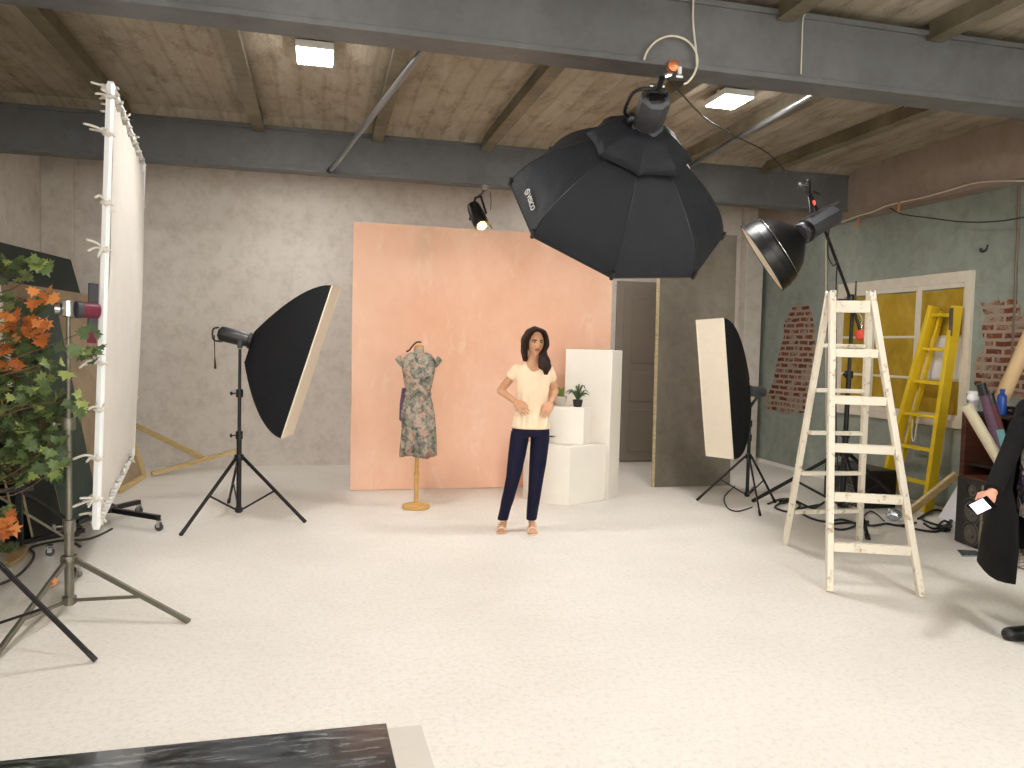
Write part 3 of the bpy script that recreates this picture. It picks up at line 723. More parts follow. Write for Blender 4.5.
MB().tube([e+V((-.02, -.02, .02)), e+V((-.1, -.03, .01))], .012, 8).lathe([(.01, 0), (.026, .006), (.026, .02), (.01, .026)], e+V((-.09, -.03, .012)), (-1, -.1, 0), 10).build('silver_knob', 'chrome', t)
MB().lathe([(.006, 0), (.018, .005), (.016, .025), (.005, .03)], e+V((0, 0, .05)), n=10).build('top_knob', 'black', t)
MB().tube([e+V((.04, -.02, -.03)), e+V((.10, -.02, -.05))], .010, 8).build('grip_lever', 'black', t)
depd = (e-CAMP).dot(_fw)-.12
t = thing('hanging_reflector_head', 'grey flash head with a wide black reflector hanging from the boom arm', 'flash head', at(812, 225, depd))
rc = at(761.5, 259, depd+.038); ra = at(800, 234.5, depd-.06); dx = (rc-ra); LR = dx.length; dx.normalize(); RR = 38.5*depd/FP*.985
MB().lathe([(.085, 0), (RR*.42, LR*.10), (RR*.66, LR*.27), (RR*.83, LR*.48), (RR*.89, LR*.60), (RR*.915, LR*.605), (RR*.965, LR*.76), (RR*.985, LR*.765), (RR, LR*.97), (RR*1.03, LR*.985), (RR*1.03, LR), (RR*.975, LR*.99), (RR*.95, LR*.76), (RR*.80, LR*.49), (RR*.63, LR*.285), (RR*.39, LR*.12), (.07, LR*.06)], ra, dx, 48).build('reflector_dish', 'black', t, smooth=35)
MB().lathe([(RR*.972, LR*.985), (RR*.945, LR*.76), (RR*.79, LR*.495), (RR*.62, LR*.295), (RR*.38, LR*.13), (.06, LR*.075)], ra, dx, 48, closed=True).build('dish_lining', 'diffuser', t)
MB().lathe([(RR*.87, LR*.53), (RR*.925, LR*.545), (RR*.93, LR*.56), (RR*.88, LR*.575)], ra, dx, 48).build('dish_band', 'chrome', t)
fa2 = at(836, 214, depd+.08)
flash_body(t, fa2, ra-dx*-.0, .085, 'grey_plastic', 8)
dz = (ra-fa2).normalized()
MB().lathe([(.09, 0), (.098, .01), (.098, .055), (.09, .065)], ra-dz*.09, dz, 18).build('mount_ring', 'blackmetal', t)
upv = (V((0, 0, 1))-dz*dz.z).normalized()
MB().tube([fa2+upv*.085-dz*.07, fa2+upv*.098+dz*.12, ra+upv*.1-dz*.03], .009, 8).build('handle_rail', 'chrome', t)
MB().bar(at(812, 214, depd+.01)+V((0, 0, -.02)), at(809.5, 196, depd+.08), .035, .035).build('mount_bracket', 'black', t, bevel=.004)
MB().bar(at(814.5, 205, depd+.0), at(814, 201, depd+.02), .018, .015).build('red_clip', 'red', t)
cord('hanging_cable', [at(829, 228, depd+.12), at(828, 255, depd+.2), at(834, 266, depd+.3), at(837, 262, depd+.35), at(836, 290, depd+.6), at(836, 340, depd+.62), at(836, 420, depd+.64), at(838, 480, depd+.66)], .006, 'cable', 'black power cable falling from the reflector flash behind the stepladder')
cord('hanging_cable', [on(0, XR-.02, 826, 240), on(0, XR-.02, 826, 300), on(0, XR-.02, 826, 400), on(0, XR-.02, 827, 465)], .008, 'whitecable', 'thin white cable running straight down the green wall behind the stepladder')

# ------------------------------------------------------------------ white stepladder
fL, fR = fl(829, 592), fl(921, 597); rL, rR = fl(785, 544), fl(859, 541)
tL, tR = at(832.5, 293, 5.62), at(871.5, 293, 5.52)
t = thing('stepladder', 'worn white wooden stepladder standing open on the floor', 'stepladder', (fL+fR+rL+rR)/4)
sl_ = MB()
hv = ((rL+rR)/2-(fL+fR)/2).normalized(); wv = (fR-fL).normalized()
def rail(a, b, name):
    d = (V(b)-V(a)).normalized(); MB().bar(V(a)+V((0, 0, .004)), V(b)+d*.012, .042, .06, up=hv).build(name, 'ladder', t, bevel=.005)
rail(fL, tL, 'front_rail'); rail(fR, tR, 'front_rail')
bL, bR = tL+hv*.075-wv*.006, tR+hv*.075+wv*.012
rail(rL, bL, 'rear_rail'); rail(rR, bR, 'rear_rail')
for k in range(6):
    z = .295+k*.330; s = z/tL.z; a, b = fL.lerp(tL, s), fR.lerp(tR, s)
    MB().bar(a+wv*.022, b-wv*.022, .05 if k < 5 else .03, .06 if k < 5 else .085, up=(0, 0, 1)).build('tread' if k < 5 else 'top_board', 'ladder', t, bevel=.004)
for k in range(5):
    z = .295+k*.343; s = z/bL.z; a, b = rL.lerp(bL, s), rR.lerp(bR, s); w = (b-a).normalized()
    MB().bar(a+w*.022, b-w*.022, .03, .055, up=hv).build('rear_rung', 'ladder', t, bevel=.004)
for a, b in ((tL, bL), (tR, bR)): MB().tube([a-hv*.03+V((0, 0, .01)), b+hv*.03+V((0, 0, .01))], .012, 8).build('hinge_pin', 'steel', t)
# ------------------------------------------------------------------ yellow ladder against the window
t = thing('leaning_ladder', 'yellow wooden ladder leaning against the boarded window', 'ladder', (6.05, 6.9, 0))
yR, yL = fl(927, 513), V((6.0, 7.30, 0)); xT = XW-.1
qR, qL = on(0, xT, 957, 306), on(0, xT, 934, 306)
def yrail(a, b, w, d, name, off=(0, 0, 0)):
    MB().bar(V(a)+V(off)+V((0, 0, .004)), V(b)+V(off), w, d, up=(1, 0, 0)).build(name, 'yellow', t, bevel=.005)
up_ = (1, 0, 0)
yrail(yR, qR, .05, .11, 'side_rail'); yrail(yL, qL, .05, .11, 'side_rail')
for z in (.30, .643, .986, 1.329, 1.672, 2.02):
    s = z/qR.z; a, b = yR.lerp(qR, s), yL.lerp(qL, s); w = (b-a).normalized(); MB().bar(a+w*.026, b-w*.026, .06, .035, up=(0, 0, 1)).build('rung', 'yellow', t, bevel=.004)
inn = (yL-yR).normalized()
for a, b, s in ((yR, qR, 1), (yL, qL, -1)):
    MB().bar(V(a)+inn*s*.075+V((.075, 0, .02)), V(b)+inn*s*.06+V((.045, 0, -.05)), .03, .05, up=(1, 0, 0)).build('folded_rear_leg', 'yellow', t, bevel=.004)
MB().bounds(qR+V((-.068, -.02, -.30)), qR+V((-.056, .022, -.02))).build('hinge_plate', 'steel', t)
MB().tube(spline([yR.lerp(qR, .43)+inn*.3+V((-.04, 0, .03)), yR.lerp(qR, .40)+inn*.29+V((-.05, 0, 0)), yR.lerp(qR, .36)+inn*.27+V((-.05, 0, -.02)), yR.lerp(qR, .345)+inn*.24+V((-.05, 0, 0)), yR.lerp(qR, .43)+inn*.24+V((-.04, 0, .03))], 5), .007, 6).build('tied_cord', 'whitecable', t)
# ------------------------------------------------------------------ people
def ering(c, rx, ry, n=28, sq=2.0, R=None):
    c = V(c); out = []
    for k in range(n):
        a = 2*pi*k/n; x, y = cos(a), sin(a)
        p = V((rx*abs(x)**(2/sq)*(1 if x >= 0 else -1), ry*abs(y)**(2/sq)*(1 if y >= 0 else -1), 0)); out.append(c+(R @ p if R else p))
    return out
def head_point(x, y, z):
    """unit direction to a point on a face-forward (-y) adult head, metres from its middle"""
    X, Y, Z = .073*x, .094*y, .117*z
    if z < 0:
        X *= 1-.36*(-z)**1.7
        if y > 0: Y *= 1-.42*(-z)
        else: Y *= 1-.06*(-z)
    if y < 0:
        f = min(1, -y*1.6); g = lambda a, w: exp(-(a/w)**2)
        t = (.014-Z)/.05; dn = 0
        if 0 <= t <= 1: dn += (.003+.018*t**1.3)*g(X, .008+.006*t)
        elif t > 1: dn += .021*g(X, .013)*exp(-((t-1)/.16)**2)
        dn += .004*g(abs(X)-.028, .02)*g(Z-.026, .008) - .008*g(abs(X)-.031, .013)*g(Z-.006, .010)
        dn += .006*g(X, .021)*g(Z+.050, .006) + .0065*g(X, .019)*g(Z+.062, .006) - .004*g(X, .024)*g(Z+.0555, .0028)
        dn += .007*g(X, .020)*g(Z+.098, .016) + .003*g(abs(X)-.042, .016)*g(Z+.02, .02)
        Y -= dn*f
    return V((X, Y, Z))
def add_head(mb, c, R):
    n, m = 56, 44; vs = []; fs = []
    for i in range(m+1):
        t = pi*i/m
        for a in range(n):
            u = 2*pi*a/n; vs.append(V(c)+R @ head_point(sin(t)*cos(u), sin(t)*sin(u), cos(t)))
    for i in range(m):
        for a in range(n): fs.append((i*n+a, (i+1)*n+a, (i+1)*n+(a+1) % n, i*n+(a+1) % n))
    mb.add(vs, fs)
    for s in (-1, 1): mb.ball(V(c)+R @ V((s*.072, .012, -.002)), (.008, .018, .030), 10, 6, R)
def add_hand(mb, w, d, nrm, side, curl=.5, spread=.12, scale=1.0, thumb_in=.5):
    """w wrist, d towards the knuckles, nrm the way the palm faces, side towards the thumb"""
    d = V(d).normalized(); side = V(side); side = (side-d*side.dot(d)).normalized(); nn = d.cross(side)
    if nn.dot(V(nrm)) < 0: nn = -nn
    k = scale; w = V(w); R = Matrix((side, nn, d)).transposed()
    mb.loft([ering(w+d*z*k, a*k, b*k, 16, 2.4, R) for z, a, b in ((-.02, .022, .018), (0, .025, .018), (.03, .036, .017), (.06, .041, .015), (.085, .040, .012), (.094, .030, .006))])
    for off, L, r in ((.030, .070, .0088), (.010, .079, .0092), (-.011, .073, .0088), (-.030, .058, .0080)):
        p = w+(d*.080+side*off)*k; dir_ = (d+side*off/.03*spread).normalized(); segs = (.45, .31, .24); pts = [p]
        ang = curl*(1+(-off)*4)
        for q, sg in enumerate(segs):
            dir_ = (dir_*cos(ang*(.55+.25*q))+nn*sin(ang*(.55+.25*q))).normalized(); pts.append(pts[-1]+dir_*L*sg*k)
        for q in range(3): mb.caps(pts[q], pts[q+1], r*(1-.08*q)*k, r*(.93-.08*q)*k, 10, 3)
    b = w+(d*.022+side*.024+nn*.006)*k; t1 = b+(d*.030+side*.026+nn*.010)*k; t2 = t1+(d*.028+side*(.012-.02*thumb_in)+nn*.012*thumb_in)*k; t3 = t2+(d*.022-side*.010*thumb_in+nn*.010*thumb_in)*k
    mb.caps(b, t1, .0145*k, .0110*k, 10, 3); mb.caps(t1, t2, .0110*k, .0096*k, 10, 3); mb.caps(t2, t3, .0095*k, .0078*k, 10, 3)
def frame_at(x, y, rz):
    return Matrix.Translation((x, y, 0)) @ Matrix.Rotation(rz, 4, 'Z')
def put(me, F, name, mats, parent, smooth=180):
    me.transform(F); return link(name, me, mats, parent, smooth)
def torso(mb, rings, n=30): mb.loft([ering((cx, cy, z), rx, ry, n, 2.25) for z, cx, cy, rx, ry in rings])

# the woman
wx, wy = fl(517.5, 531.5).x, fl(517.5, 531.5).y
FW = frame_at(wx, wy, -atan2(wx, wy))
t = thing('person', 'woman in a cream blouse and navy trousers standing by the white plinths', 'person', (wx, wy, 0))
K = .008556
def J(px, py, y=0.0): return V(((px-517.5-(531.5-py)*.0244)*K, y, (531.5-py)*K))
hd = J(535.2, 340.0, -.02); HR = Matrix.Rotation(radians(14), 3, 'Z') @ Matrix.Rotation(radians(0), 3, 'Y') @ Matrix.Rotation(radians(3), 3, 'X')
sR, sL = J(517.3, 367.5, .0), J(548.4, 368, .01)
eR, eL = J(500, 389.5, .075), J(555.5, 389, .085)
wRt, wLt = J(515.5, 398.7, -.115), J(550.8, 398.5, -.10)
hR, hL = J(520, 433, 0), J(540.5, 433, 0)
kR, kL = J(513.2, 476, -.035), J(536, 480, -.03)
aR, aL = J(503.3, 521.5, .03), J(532, 520.5, .03)
b = MB()
add_head(b, hd, HR)
nb = J(532.4, 364, .0)
b.caps(nb, hd+V((-.005, .02, -.07)), .053, .05, 18, 4)
torso(b, [(.86, .092, .005, .125, .085), (.90, .092, .005, .140, .096), (.95, .092, 0, .142, .098), (1.04, .094, 0, .116, .088), (1.12, .097, 0, .110, .088), (1.22, .100, -.005, .122, .104), (1.31, .102, -.005, .126, .100), (1.38, .103, .0, .138, .082), (1.425, .104, .0, .117, .066), (1.455, .105, .0, .07, .052)])
for s, e, w in ((sR, eR, wRt), (sL, eL, wLt)):
    b.caps(s, e, .041, .033, 16); b.caps(e, w, .033, .0225, 16)
add_hand(b, wRt, J(522, 405.5, -.15)-wRt, (0, .9, -.1), (.55, .1, .75), .38, .12, .98)
add_hand(b, wLt, J(546, 407.5, -.14)-wLt, (-.25, .9, 0), (-.75, .1, .4), .38, .10, .98)
for h, k, a, dx in ((hR, kR, aR, -.015), (hL, kL, aL, .01)):
    b.caps(h, k, .068, .042, 18); b.caps(k, a, .041, .032, 18)
    b.caps(a, a+V((0, .022, -.02)), .031, .027, 14); b.caps(a+V((0, .0, -.015)), a+V((dx*.7, -.075, -.055)), .030, .028, 14)
    b.caps(a+V((dx-.012, -.075, -.055)), a+V((dx-.016, -.135, -.073)), .021, .014, 12); b.caps(a+V((dx+.012, -.075, -.055)), a+V((dx+.014, -.125, -.073)), .021, .013, 12)
    for q in range(5): b.caps(a+V((dx-.03+.014*q, -.12, -.073)), a+V((dx-.033+.0155*q, -.152+.004*q, -.078)), .0085, .0075, 8, 3)
me = fused(b, .0055, 3)
Ri = HR.inverted()
for p in me.polygons:
    l = Ri @ (p.center-hd)
    if l.y < -.06:
        if abs(l.x) < .0215 and abs(l.z+.056) < .0105*(1-(l.x/.024)**2)+.001: p.material_index = 1
        elif .010 < abs(l.x) < .046 and abs(l.z-(.0255-.12*max(0, abs(l.x)-.034))) < .0042: p.material_index = 2
        elif abs(abs(l.x)-.031) < .0165 and abs(l.z-.0125) < .0028: p.material_index = 2
body = put(me, FW, 'body', ['skin', 'lips', 'hair'], t)
for s in (-1, 1):
    e = MB().ball(hd+HR @ V((s*.031, -.0755, .006)), .0092, 14, 10).mesh(); put(e, FW, 'eye', 'eye_white', t)
    e = MB().ball(hd+HR @ V((s*.031+.001, -.0835, .006)), (.0066, .0032, .0062), 12, 8).mesh(); put(e, FW, 'iris', 'iris', t)
# hair: a cap and waved locks, the long side over her left shoulder
b = MB(); H = lambda x, y, z: hd+HR @ V((x, y, z))
b.ball(H(0, .020, .022), (.087, .094, .112), 24, 16, HR)
rnd = random.Random(4)
for k in range(30):
    f = k/29; yy = -.070+.13*f; zc = .116+.012*sin(pi*f); j = lambda a=.006: rnd.uniform(-a, a)
    x0 = -.016; lt = [H(x0, yy, zc), H(-.055+j(), yy-.004, .092), H(-.089+j(), yy*.9, .03), H(-.092+j(), yy*.8+.012, -.03), H(-.086+j(), yy*.6+.030, -.09), H(-.062+j(.016), yy*.4+.045, -.150+j(.016))]
    lr = [.012, .018, .019, .019, .019, .008]
    if f < .1: lt = lt[:4]; lr = [.012, .014, .014, .007]
    w = .009*sin(k*1.9); inn = (k % 6)/5
    rt = [H(x0, yy, zc+.002), H(.046+j(), yy-.006, .100), H(.080+j(), yy*.95-.004, .035), H(.083+w, yy*.8-.008, -.025), H(.070-w-.022*inn*(f < .6), yy*.35-.045, -.085), H(.092+w-.070*inn, yy*.22-.092, -.140), H(.092-w-.066*inn, yy*.18-.118, -.195), H(.068+j(.014)-.03*inn, yy*.15-.122, -.255+.05*inn+j(.016))]
    rr = [.013, .017, .017, .017, .016, .017, .017, .007]
    if f > .75: rt = [rt[0], rt[1], rt[2], H(.088, yy*.8+.01, -.04), H(.08, yy*.6+.02, -.11), H(.055, yy*.5+.03, -.17)]; rr = [.013, .018, .018, .018, .017, .008]
    for pts, rad in ((lt, lr), (rt, rr)):
        n0 = 5; P2 = spline(pts, n0); r2 = []
        for i in range(len(P2)):
            u = i/n0; a = min(int(u), len(rad)-1); c2 = min(a+1, len(rad)-1); r2.append(rad[a]+(rad[c2]-rad[a])*(u-a))
        b.tube(P2, r2, 8)
put(fused(b, .0055, 1), FW, 'hair', 'hair', t)
# blouse
b = MB()
torso(b, [(.905, .093, 0, .166, .128), (.96, .093, 0, .160, .124), (1.04, .095, 0, .136, .114), (1.12, .097, -.004, .128, .112), (1.22, .100, -.008, .138, .124), (1.31, .102, -.006, .141, .116), (1.375, .103, .0, .147, .096), (1.425, .104, .0, .128, .078), (1.462, .105, .0, .072, .060)])
for s, e in ((sR, eR), (sL, eL)):
    d = (e-s).normalized(); x, y = perp(d)
    b.lathe([(.01, -.045), (.035, -.038), (.048, -.012), (.051, .03), (.050, .06), (.051, .088)], s+V((0, 0, -.003)), d, 22)
me = fused(b, .0075, 5)
bm = bmesh.new(); bm.from_mesh(me); kill = []
for v in bm.verts:
    c = v.co
    if abs(c.z-.905) > .02:
        amp = .005*max(0, min(1, (1.36-c.z)/.3)); v.co += v.normal*(amp*sin(c.x*95+noise.noise((c.x*6, c.y*6, c.z*3))*5)+.003*noise.noise(c*22))
nk = V((.108, -.03, 1.47))
for v in bm.verts:
    dxx = (v.co.x-.107)
    if v.co.y < .03 and v.co.z > 1.396+.062*(abs(dxx)/.066)**2 and abs(dxx) < .08: kill.append(v)
    elif v.co.y >= .03 and v.co.z > 1.425 and abs(dxx) < .085: kill.append(v)
    elif v.co.z < .9: kill.append(v)
bmesh.ops.delete(bm, geom=list(set(kill)), context='VERTS'); bm.to_mesh(me); bm.free()
ob = put(me, FW, 'blouse', 'cream', t); q = ob.modifiers.new('s', 'SOLIDIFY'); q.thickness = .003; q.offset = 1
# trousers
b = MB()
torso(b, [(.835, .092, .005, .146, .104), (.87, .092, .006, .162, .117), (.93, .092, .003, .160, .114), (1.0, .093, 0, .136, .098)])
for h, k, a, hem in ((hR, kR, aR, J(502.3, 520.5, .025)), (hL, kL, aL, J(531.5, 519.5, .025))):
    b.loft([ering(h+V((0, .005, .03)), .080, .096), ering(h.lerp(k, .15)+V((0, .004, 0)), .081, .090), ering(h.lerp(k, .5), .076, .080), ering(k, .063, .066), ering(k.lerp(hem, .35)+V((0, .018, 0)), .057, .064), ering(k.lerp(hem, .7)+V((0, .012, 0)), .050, .060), ering(hem, .046, .062)])
me = fused(b, .0075, 4)
for v in me.vertices:
    c = v.co; v.co = c + v.normal*(.0035*noise.noise((c.x*18, c.y*18, c.z*9)))
put(me, FW, 'trousers', 'navy', t)
for a, dx in ((aR, -.015), (aL, .01)):
    b = MB(); z0 = .004
    top = [(-.028, .045), (-.032, .0), (-.040, -.09), (-.040, -.13), (-.025, -.162), (0, -.168), (.028, -.158), (.042, -.125), (.040, -.085), (.032, 0), (.028, .045)]
    def zz(y): return a.z-.047-.04*min(1, max(0, (.03-y)/.10)) if y < .03 else a.z-.045
    P = [V((a.x+x+dx*(-y*6+.2), a.y+y, zz(y))) for x, y in top]; b.prism(P, (0, 0, -.010))
    b.lathe([(.011, 0), (.013, .02), (.024, a.z-.055)], (a.x, a.y+.028, .0), n=12)
    for yy, hh, w in ((-.10, .052, .042), (-.025, .075, .036)):
        b.tube(spline([V((a.x+dx*(.8)-w, a.y+yy, zz(yy))), V((a.x+dx*.8-w*.75, a.y+yy-.004, zz(yy)+hh*.6)), V((a.x+dx*.8, a.y+yy-.008, zz(yy)+hh)), V((a.x+dx*.8+w*.75, a.y+yy-.004, zz(yy)+hh*.6)), V((a.x+dx*.8+w, a.y+yy, zz(yy)))], 5), .008, 8)
    put(b.mesh(), FW, 'sandal', 'nude', t, 40)

# the person at the edge, in a long black coat, holding a phone
px_, py_ = fl(1046, 641).x, fl(1046, 641).y
F2 = frame_at(px_, py_, -atan2(px_, py_)-radians(28)); I2 = F2.inverted()
def Q(px, py, dep): return I2 @ at(px, py, dep)
t = thing('person', 'person in a long black coat and patterned blouse holding a lit phone', 'person', (px_, py_, 0))
b = MB(); hd2 = V((0, -.03, 1.53)); HR2 = Matrix.Rotation(radians(6), 3, 'X')
add_head(b, hd2, HR2); b.caps((0, .01, 1.36), (0, .0, 1.46), .055, .05, 16)
torso(b, [(.76, 0, .01, .16, .11), (.86, 0, .01, .18, .125), (.98, 0, 0, .165, .12), (1.1, 0, -.005, .16, .125), (1.2, 0, -.01, .165, .125), (1.28, 0, .0, .165, .10), (1.335, 0, .005, .14, .075), (1.37, 0, .005, .07, .055)])
W2 = Q(992, 493, 4.26); E2 = Q(1012, 447, 4.47); S2 = V((-.165, .0, 1.315))
b.caps(S2, E2, .05, .04, 14); b.caps(E2, W2, .038, .026, 14)
ph = Q(981, 508, 4.17); phx = (Q(973.5, 507, 4.17)-Q(987, 499, 4.2)); 
dh = (ph-W2).normalized(); add_hand(b, W2, dh, I2.to_3x3() @ (-_fw*-1+V((0, 0, .3))), I2.to_3x3() @ (-_i+V((0, 0, .2))), .55, .06, .95, .9)
S3, E3, W3 = V((.175, 0, 1.315)), V((.235, .03, 1.06)), V((.16, -.13, .93))
b.caps(S3, E3, .05, .04, 14); b.caps(E3, W3, .038, .026, 14); add_hand(b, W3, (-.35, -.5, -.6), (-.5, .6, 0), (-.5, -.2, .7), .6)
for s in (-1, 1):
    lx = s*.085+.06; b.caps((lx, 0, .78), (lx, -.02, .44), .085, .058, 16); b.caps((lx, -.02, .44), (lx, .01, .09), .055, .036, 16)
me = fused(b, .007, 3); put(me, F2, 'body', 'skin2', t)
b = MB(); b.ball(hd2+V((0, .024, .018)), (.086, .092, .110), 22, 14)
for k in range(18):
    f = k/17; yy = -.06+.13*f
    for s in (-1, 1): b.tube(spline([hd2+V((0, yy, .115)), hd2+V((s*.06, yy, .08)), hd2+V((s*.085, yy*.9+.01, .0)), hd2+V((s*.082, yy*.7+.025, -.09)), hd2+V((s*.06, yy*.5+.035, -.13))], 4), [.014]*16+[.006], 7)
put(fused(b, .008, 2), F2, 'hair', 'hair', t)
for s in (-1, 1):
    put(MB().ball(hd2+HR2 @ V((s*.031, -.0755, .006)), .0105, 12, 8).mesh(), F2, 'eye', 'eye_white', t); put(MB().ball(hd2+HR2 @ V((s*.031, -.0835, .006)), (.0055, .0035, .0055), 10, 6).mesh(), F2, 'iris', 'iris', t)
b = MB(); torso(b, [(.70, 0, .0, .18, .142), (.86, 0, .0, .188, .145), (1.0, 0, -.003, .176, .138), (1.1, 0, -.008, .170, .140), (1.2, 0, -.012, .172, .138), (1.28, 0, -.002, .168, .112), (1.345, 0, .004, .13, .082), (1.375, 0, .005, .075, .062)])
put(fused(b, .01, 3), F2, 'blouse', 'blouse2', t)
b = MB(); 
for s in (-1, 1): b.loft([ering((s*.085+.05, .0, .80), .095, .105), ering((s*.085+.06, -.01, .44), .075, .085), ering((s*.085+.06, .01, .085), .062, .075)])
b.loft([ering((0, .0, .95), .17, .125), ering((0, .0, .74), .18, .125)])
put(fused(b, .01, 3), F2, 'trousers', 'trouser', t)
# coat: an open shell, split down the front
def coat_ring(z, rx, ry, gap, cy=0.01, n=40, dz=0.0):
    out = []
    for k in range(n+1):
        a = -pi/2-gap-(2*pi-2*gap)*k/n; e = abs(cos((a+pi/2)/2))**3; wide = 1+(.16 if cos(a) < 0 and z < .95 else 0)*min(1, -cos(a)*1.4)
        out.append(V((rx*cos(a)*wide, cy+ry*sin(a), z-dz*e+(.010*sin(a*7) if z < .6 else 0))))
    return out
rows = [coat_ring(z, rx, ry, g, dz=q) for z, rx, ry, g, q in ((.46, .325, .275, .10, .12), (.58, .314, .25, .12, .05), (.70, .298, .220, .22, .0), (.86, .270, .195, .48, 0), (1.0, .225, .176, .70, 0), (1.12, .204, .166, .80, 0), (1.22, .202, .158, .80, 0), (1.29, .200, .138, .76, 0), (1.345, .165, .105, .5, 0), (1.385, .10, .085, .6, 0), (1.42, .088, .08, .7, 0))]
b = MB(); vs = [p for r in rows for p in r]; m = len(rows[0])
b.add(vs, [(i*m+k, i*m+k+1, (i+1)*m+k+1, (i+1)*m+k) for i in range(len(rows)-1) for k in range(m-1)])
o = b.mesh(); o.transform(F2); o = link('coat', o, 'coat', t, 60); q = o.modifiers.new('s', 'SOLIDIFY'); q.thickness = .014; q.offset = 1
for S_, E_, W_ in ((S2, E2, W2), (S3, E3, W3)):
    d = (W_-E_).normalized()
    b = MB(); b.caps(S_+V((0, 0, .0)), E_, .066, .052, 18); b.tube([E_-d*.01, E_+(W_-E_)*.5, W_-d*.012], [.052, .049, .046], 18, True)
    put(fused(b, .009, 4), F2, 'coat_sleeve', 'coat', t)
for s in (-1, 1):
    b = MB(); A2 = V((s*.085+.06, .01, .06)); to = V((.165, -.19, .03)) if s > 0 else Q(996, 637, 4.44); to.z = .03; to = A2+(to-A2).normalized()*.215; to.z = .03; fdir = to-A2; ang = atan2(fdir.y, fdir.x)
    u_ = V((fdir.x, fdir.y, 0)).normalized(); b.caps(A2-u_*.03+V((0, 0, -.022)), A2+V((0, 0, .035)), .04, .046, 14); b.caps(A2-u_*.02+V((0, 0, -.015)), to+V((0, 0, .006)), .045, .040, 14); b.loft([ering(A2.lerp(to, .46)*1+V((0, 0, -A2.lerp(to, .46).z+z)), .15*w, .05*w, R=Matrix.Rotation(ang, 3, 'Z')) for z, w in ((.003, .97), (.012, 1), (.022, .98))])
    put(fused(b, .008, 3), F2, 'shoe', 'leather', t)
# phone
pn = (-_fw*.75+V((0, 0, .62))).normalized(); pxd = (at(973, 507, 4.15)-at(990.5, 499.5, 4.2)); pxd = (pxd-pn*pxd.dot(pn)).normalized(); pyd = pn.cross(pxd)
pc_ = at(981.5, 506, 4.165); Rp = Matrix((pxd, pyd, pn)).transposed()
tph = thing('phone', 'lit phone in the hand of the person in the black coat', 'phone', pc_)
MB().box(pc_, (.148, .074, .008), Rp).build('phone_case', 'glass_black', tph, bevel=.003)
MB().box(pc_+pn*.0045-pxd*-.012, (.098, .062, .001), Rp).build('lit_screen', 'screen', tph)
# dress form and the dress on it
dx0, dy0 = fl(416, 508).x, fl(416, 508).y
t = thing('dress_form', 'wooden dress form stand in front of the peach panel', 'dress form', (dx0, dy0, 0))
MB().lathe([(.125, 0), (.135, .01), (.13, .035), (.08, .045), (.03, .055), (.022, .07)], (dx0, dy0, 0), n=28).build('base', 'beech', t)
MB().lathe([(.021, .056), (.021, .3), (.028, .32), (.028, .34), (.02, .36), (.02, .88)], (dx0, dy0, 0), n=18).build('pole', 'beech', t)
FD = frame_at(dx0, dy0, -atan2(dx0, dy0)) @ Matrix.Diagonal((1, 1, 1.03, 1)); b = MB()
torso(b, [(.86, 0, 0, .10, .075), (.92, 0, 0, .14, .105), (1.02, 0, 0, .112, .088), (1.12, 0, 0, .106, .084), (1.25, 0, -.005, .13, .10), (1.36, 0, 0, .145, .08), (1.42, 0, 0, .12, .06), (1.46, 0, 0, .052, .046), (1.515, 0, 0, .046, .042)])
put(b.mesh(), FD, 'torso', 'linen', t, 60)
MB().lathe([(.046, 0), (.05, .006), (.046, .02), (.02, .028)], (dx0, dy0, 1.518*1.03+.002), n=18).build('neck_cap', 'beech', t)
td = thing('floral_dress', 'grey and pink floral dress with a belt on the wooden dress form', 'dress', (dx0, dy0, .5))
b = MB(); rings = []
for z, rx, ry, w in ((.50, .168, .14, .016), (.62, .163, .137, .014), (.76, .157, .133, .010), (.90, .156, .125, .006), (1.0, .136, .108, .004), (1.06, .120, .098, .002), (1.12, .118, .096, .002), (1.18, .130, .106, .003), (1.27, .147, .114, .003), (1.36, .162, .096, .001), (1.42, .150, .078, 0), (1.455, .122, .070, 0), (1.472, .085, .064, 0)):
    r = ering((0.0+(.01 if z < .9 else 0), 0, z), rx, ry, 60, 2.2)
    for k, p in enumerate(r): r[k] = p+V((p.x, p.y, 0)).normalized()*w*sin(k*2*pi/60*11+z*2)+V((0, 0, .012*sin(k*.35) if z < .55 else 0))
    rings.append(r)
b.loft(rings, False); me = b.mesh(); o = put(me, FD, 'dress_body', 'floral', td, 80); q = o.modifiers.new('s', 'SOLIDIFY'); q.thickness = .003; q.offset = 1
for s in (-1, 1):
    Rs = lambda g: Matrix.Rotation(s*radians(g), 3, 'Y')
    b = MB(); b.loft([ering(V((s*.162, 0, 1.412)), .036, .060, 24, R=Rs(112)), ering(V((s*.172, 0, 1.406)), .043, .063, 24, R=Rs(118)), ering(V((s*.184, 0, 1.392)), .046, .066, 24, R=Rs(126)), ering(V((s*.198, 0, 1.370)), .047, .068, 24, R=Rs(130))], False)
    o = put(b.mesh(), FD, 'cap_sleeve', 'floral', td, 80); q = o.modifiers.new('s', 'SOLIDIFY'); q.thickness = .003
b = MB(); b.loft([ering((0, 0, z), .126+e, .104+e, 40, 2.2) for z, e in ((1.068, 0), (1.073, .004), (1.10, .004), (1.105, 0), (1.068, 0))], False); put(b.mesh(), FD, 'belt', 'floral', td, 60)
b = MB(); b.ball((.03, -.112, 1.086), (.022, .012, .014), 12, 8); b.prism([(.015, -.118, 1.08), (.045, -.118, 1.08), (.058, -.135, .93), (.035, -.135, .92)], (0, .006, 0)); put(b.mesh(), FD, 'belt_bow', 'floral', td)
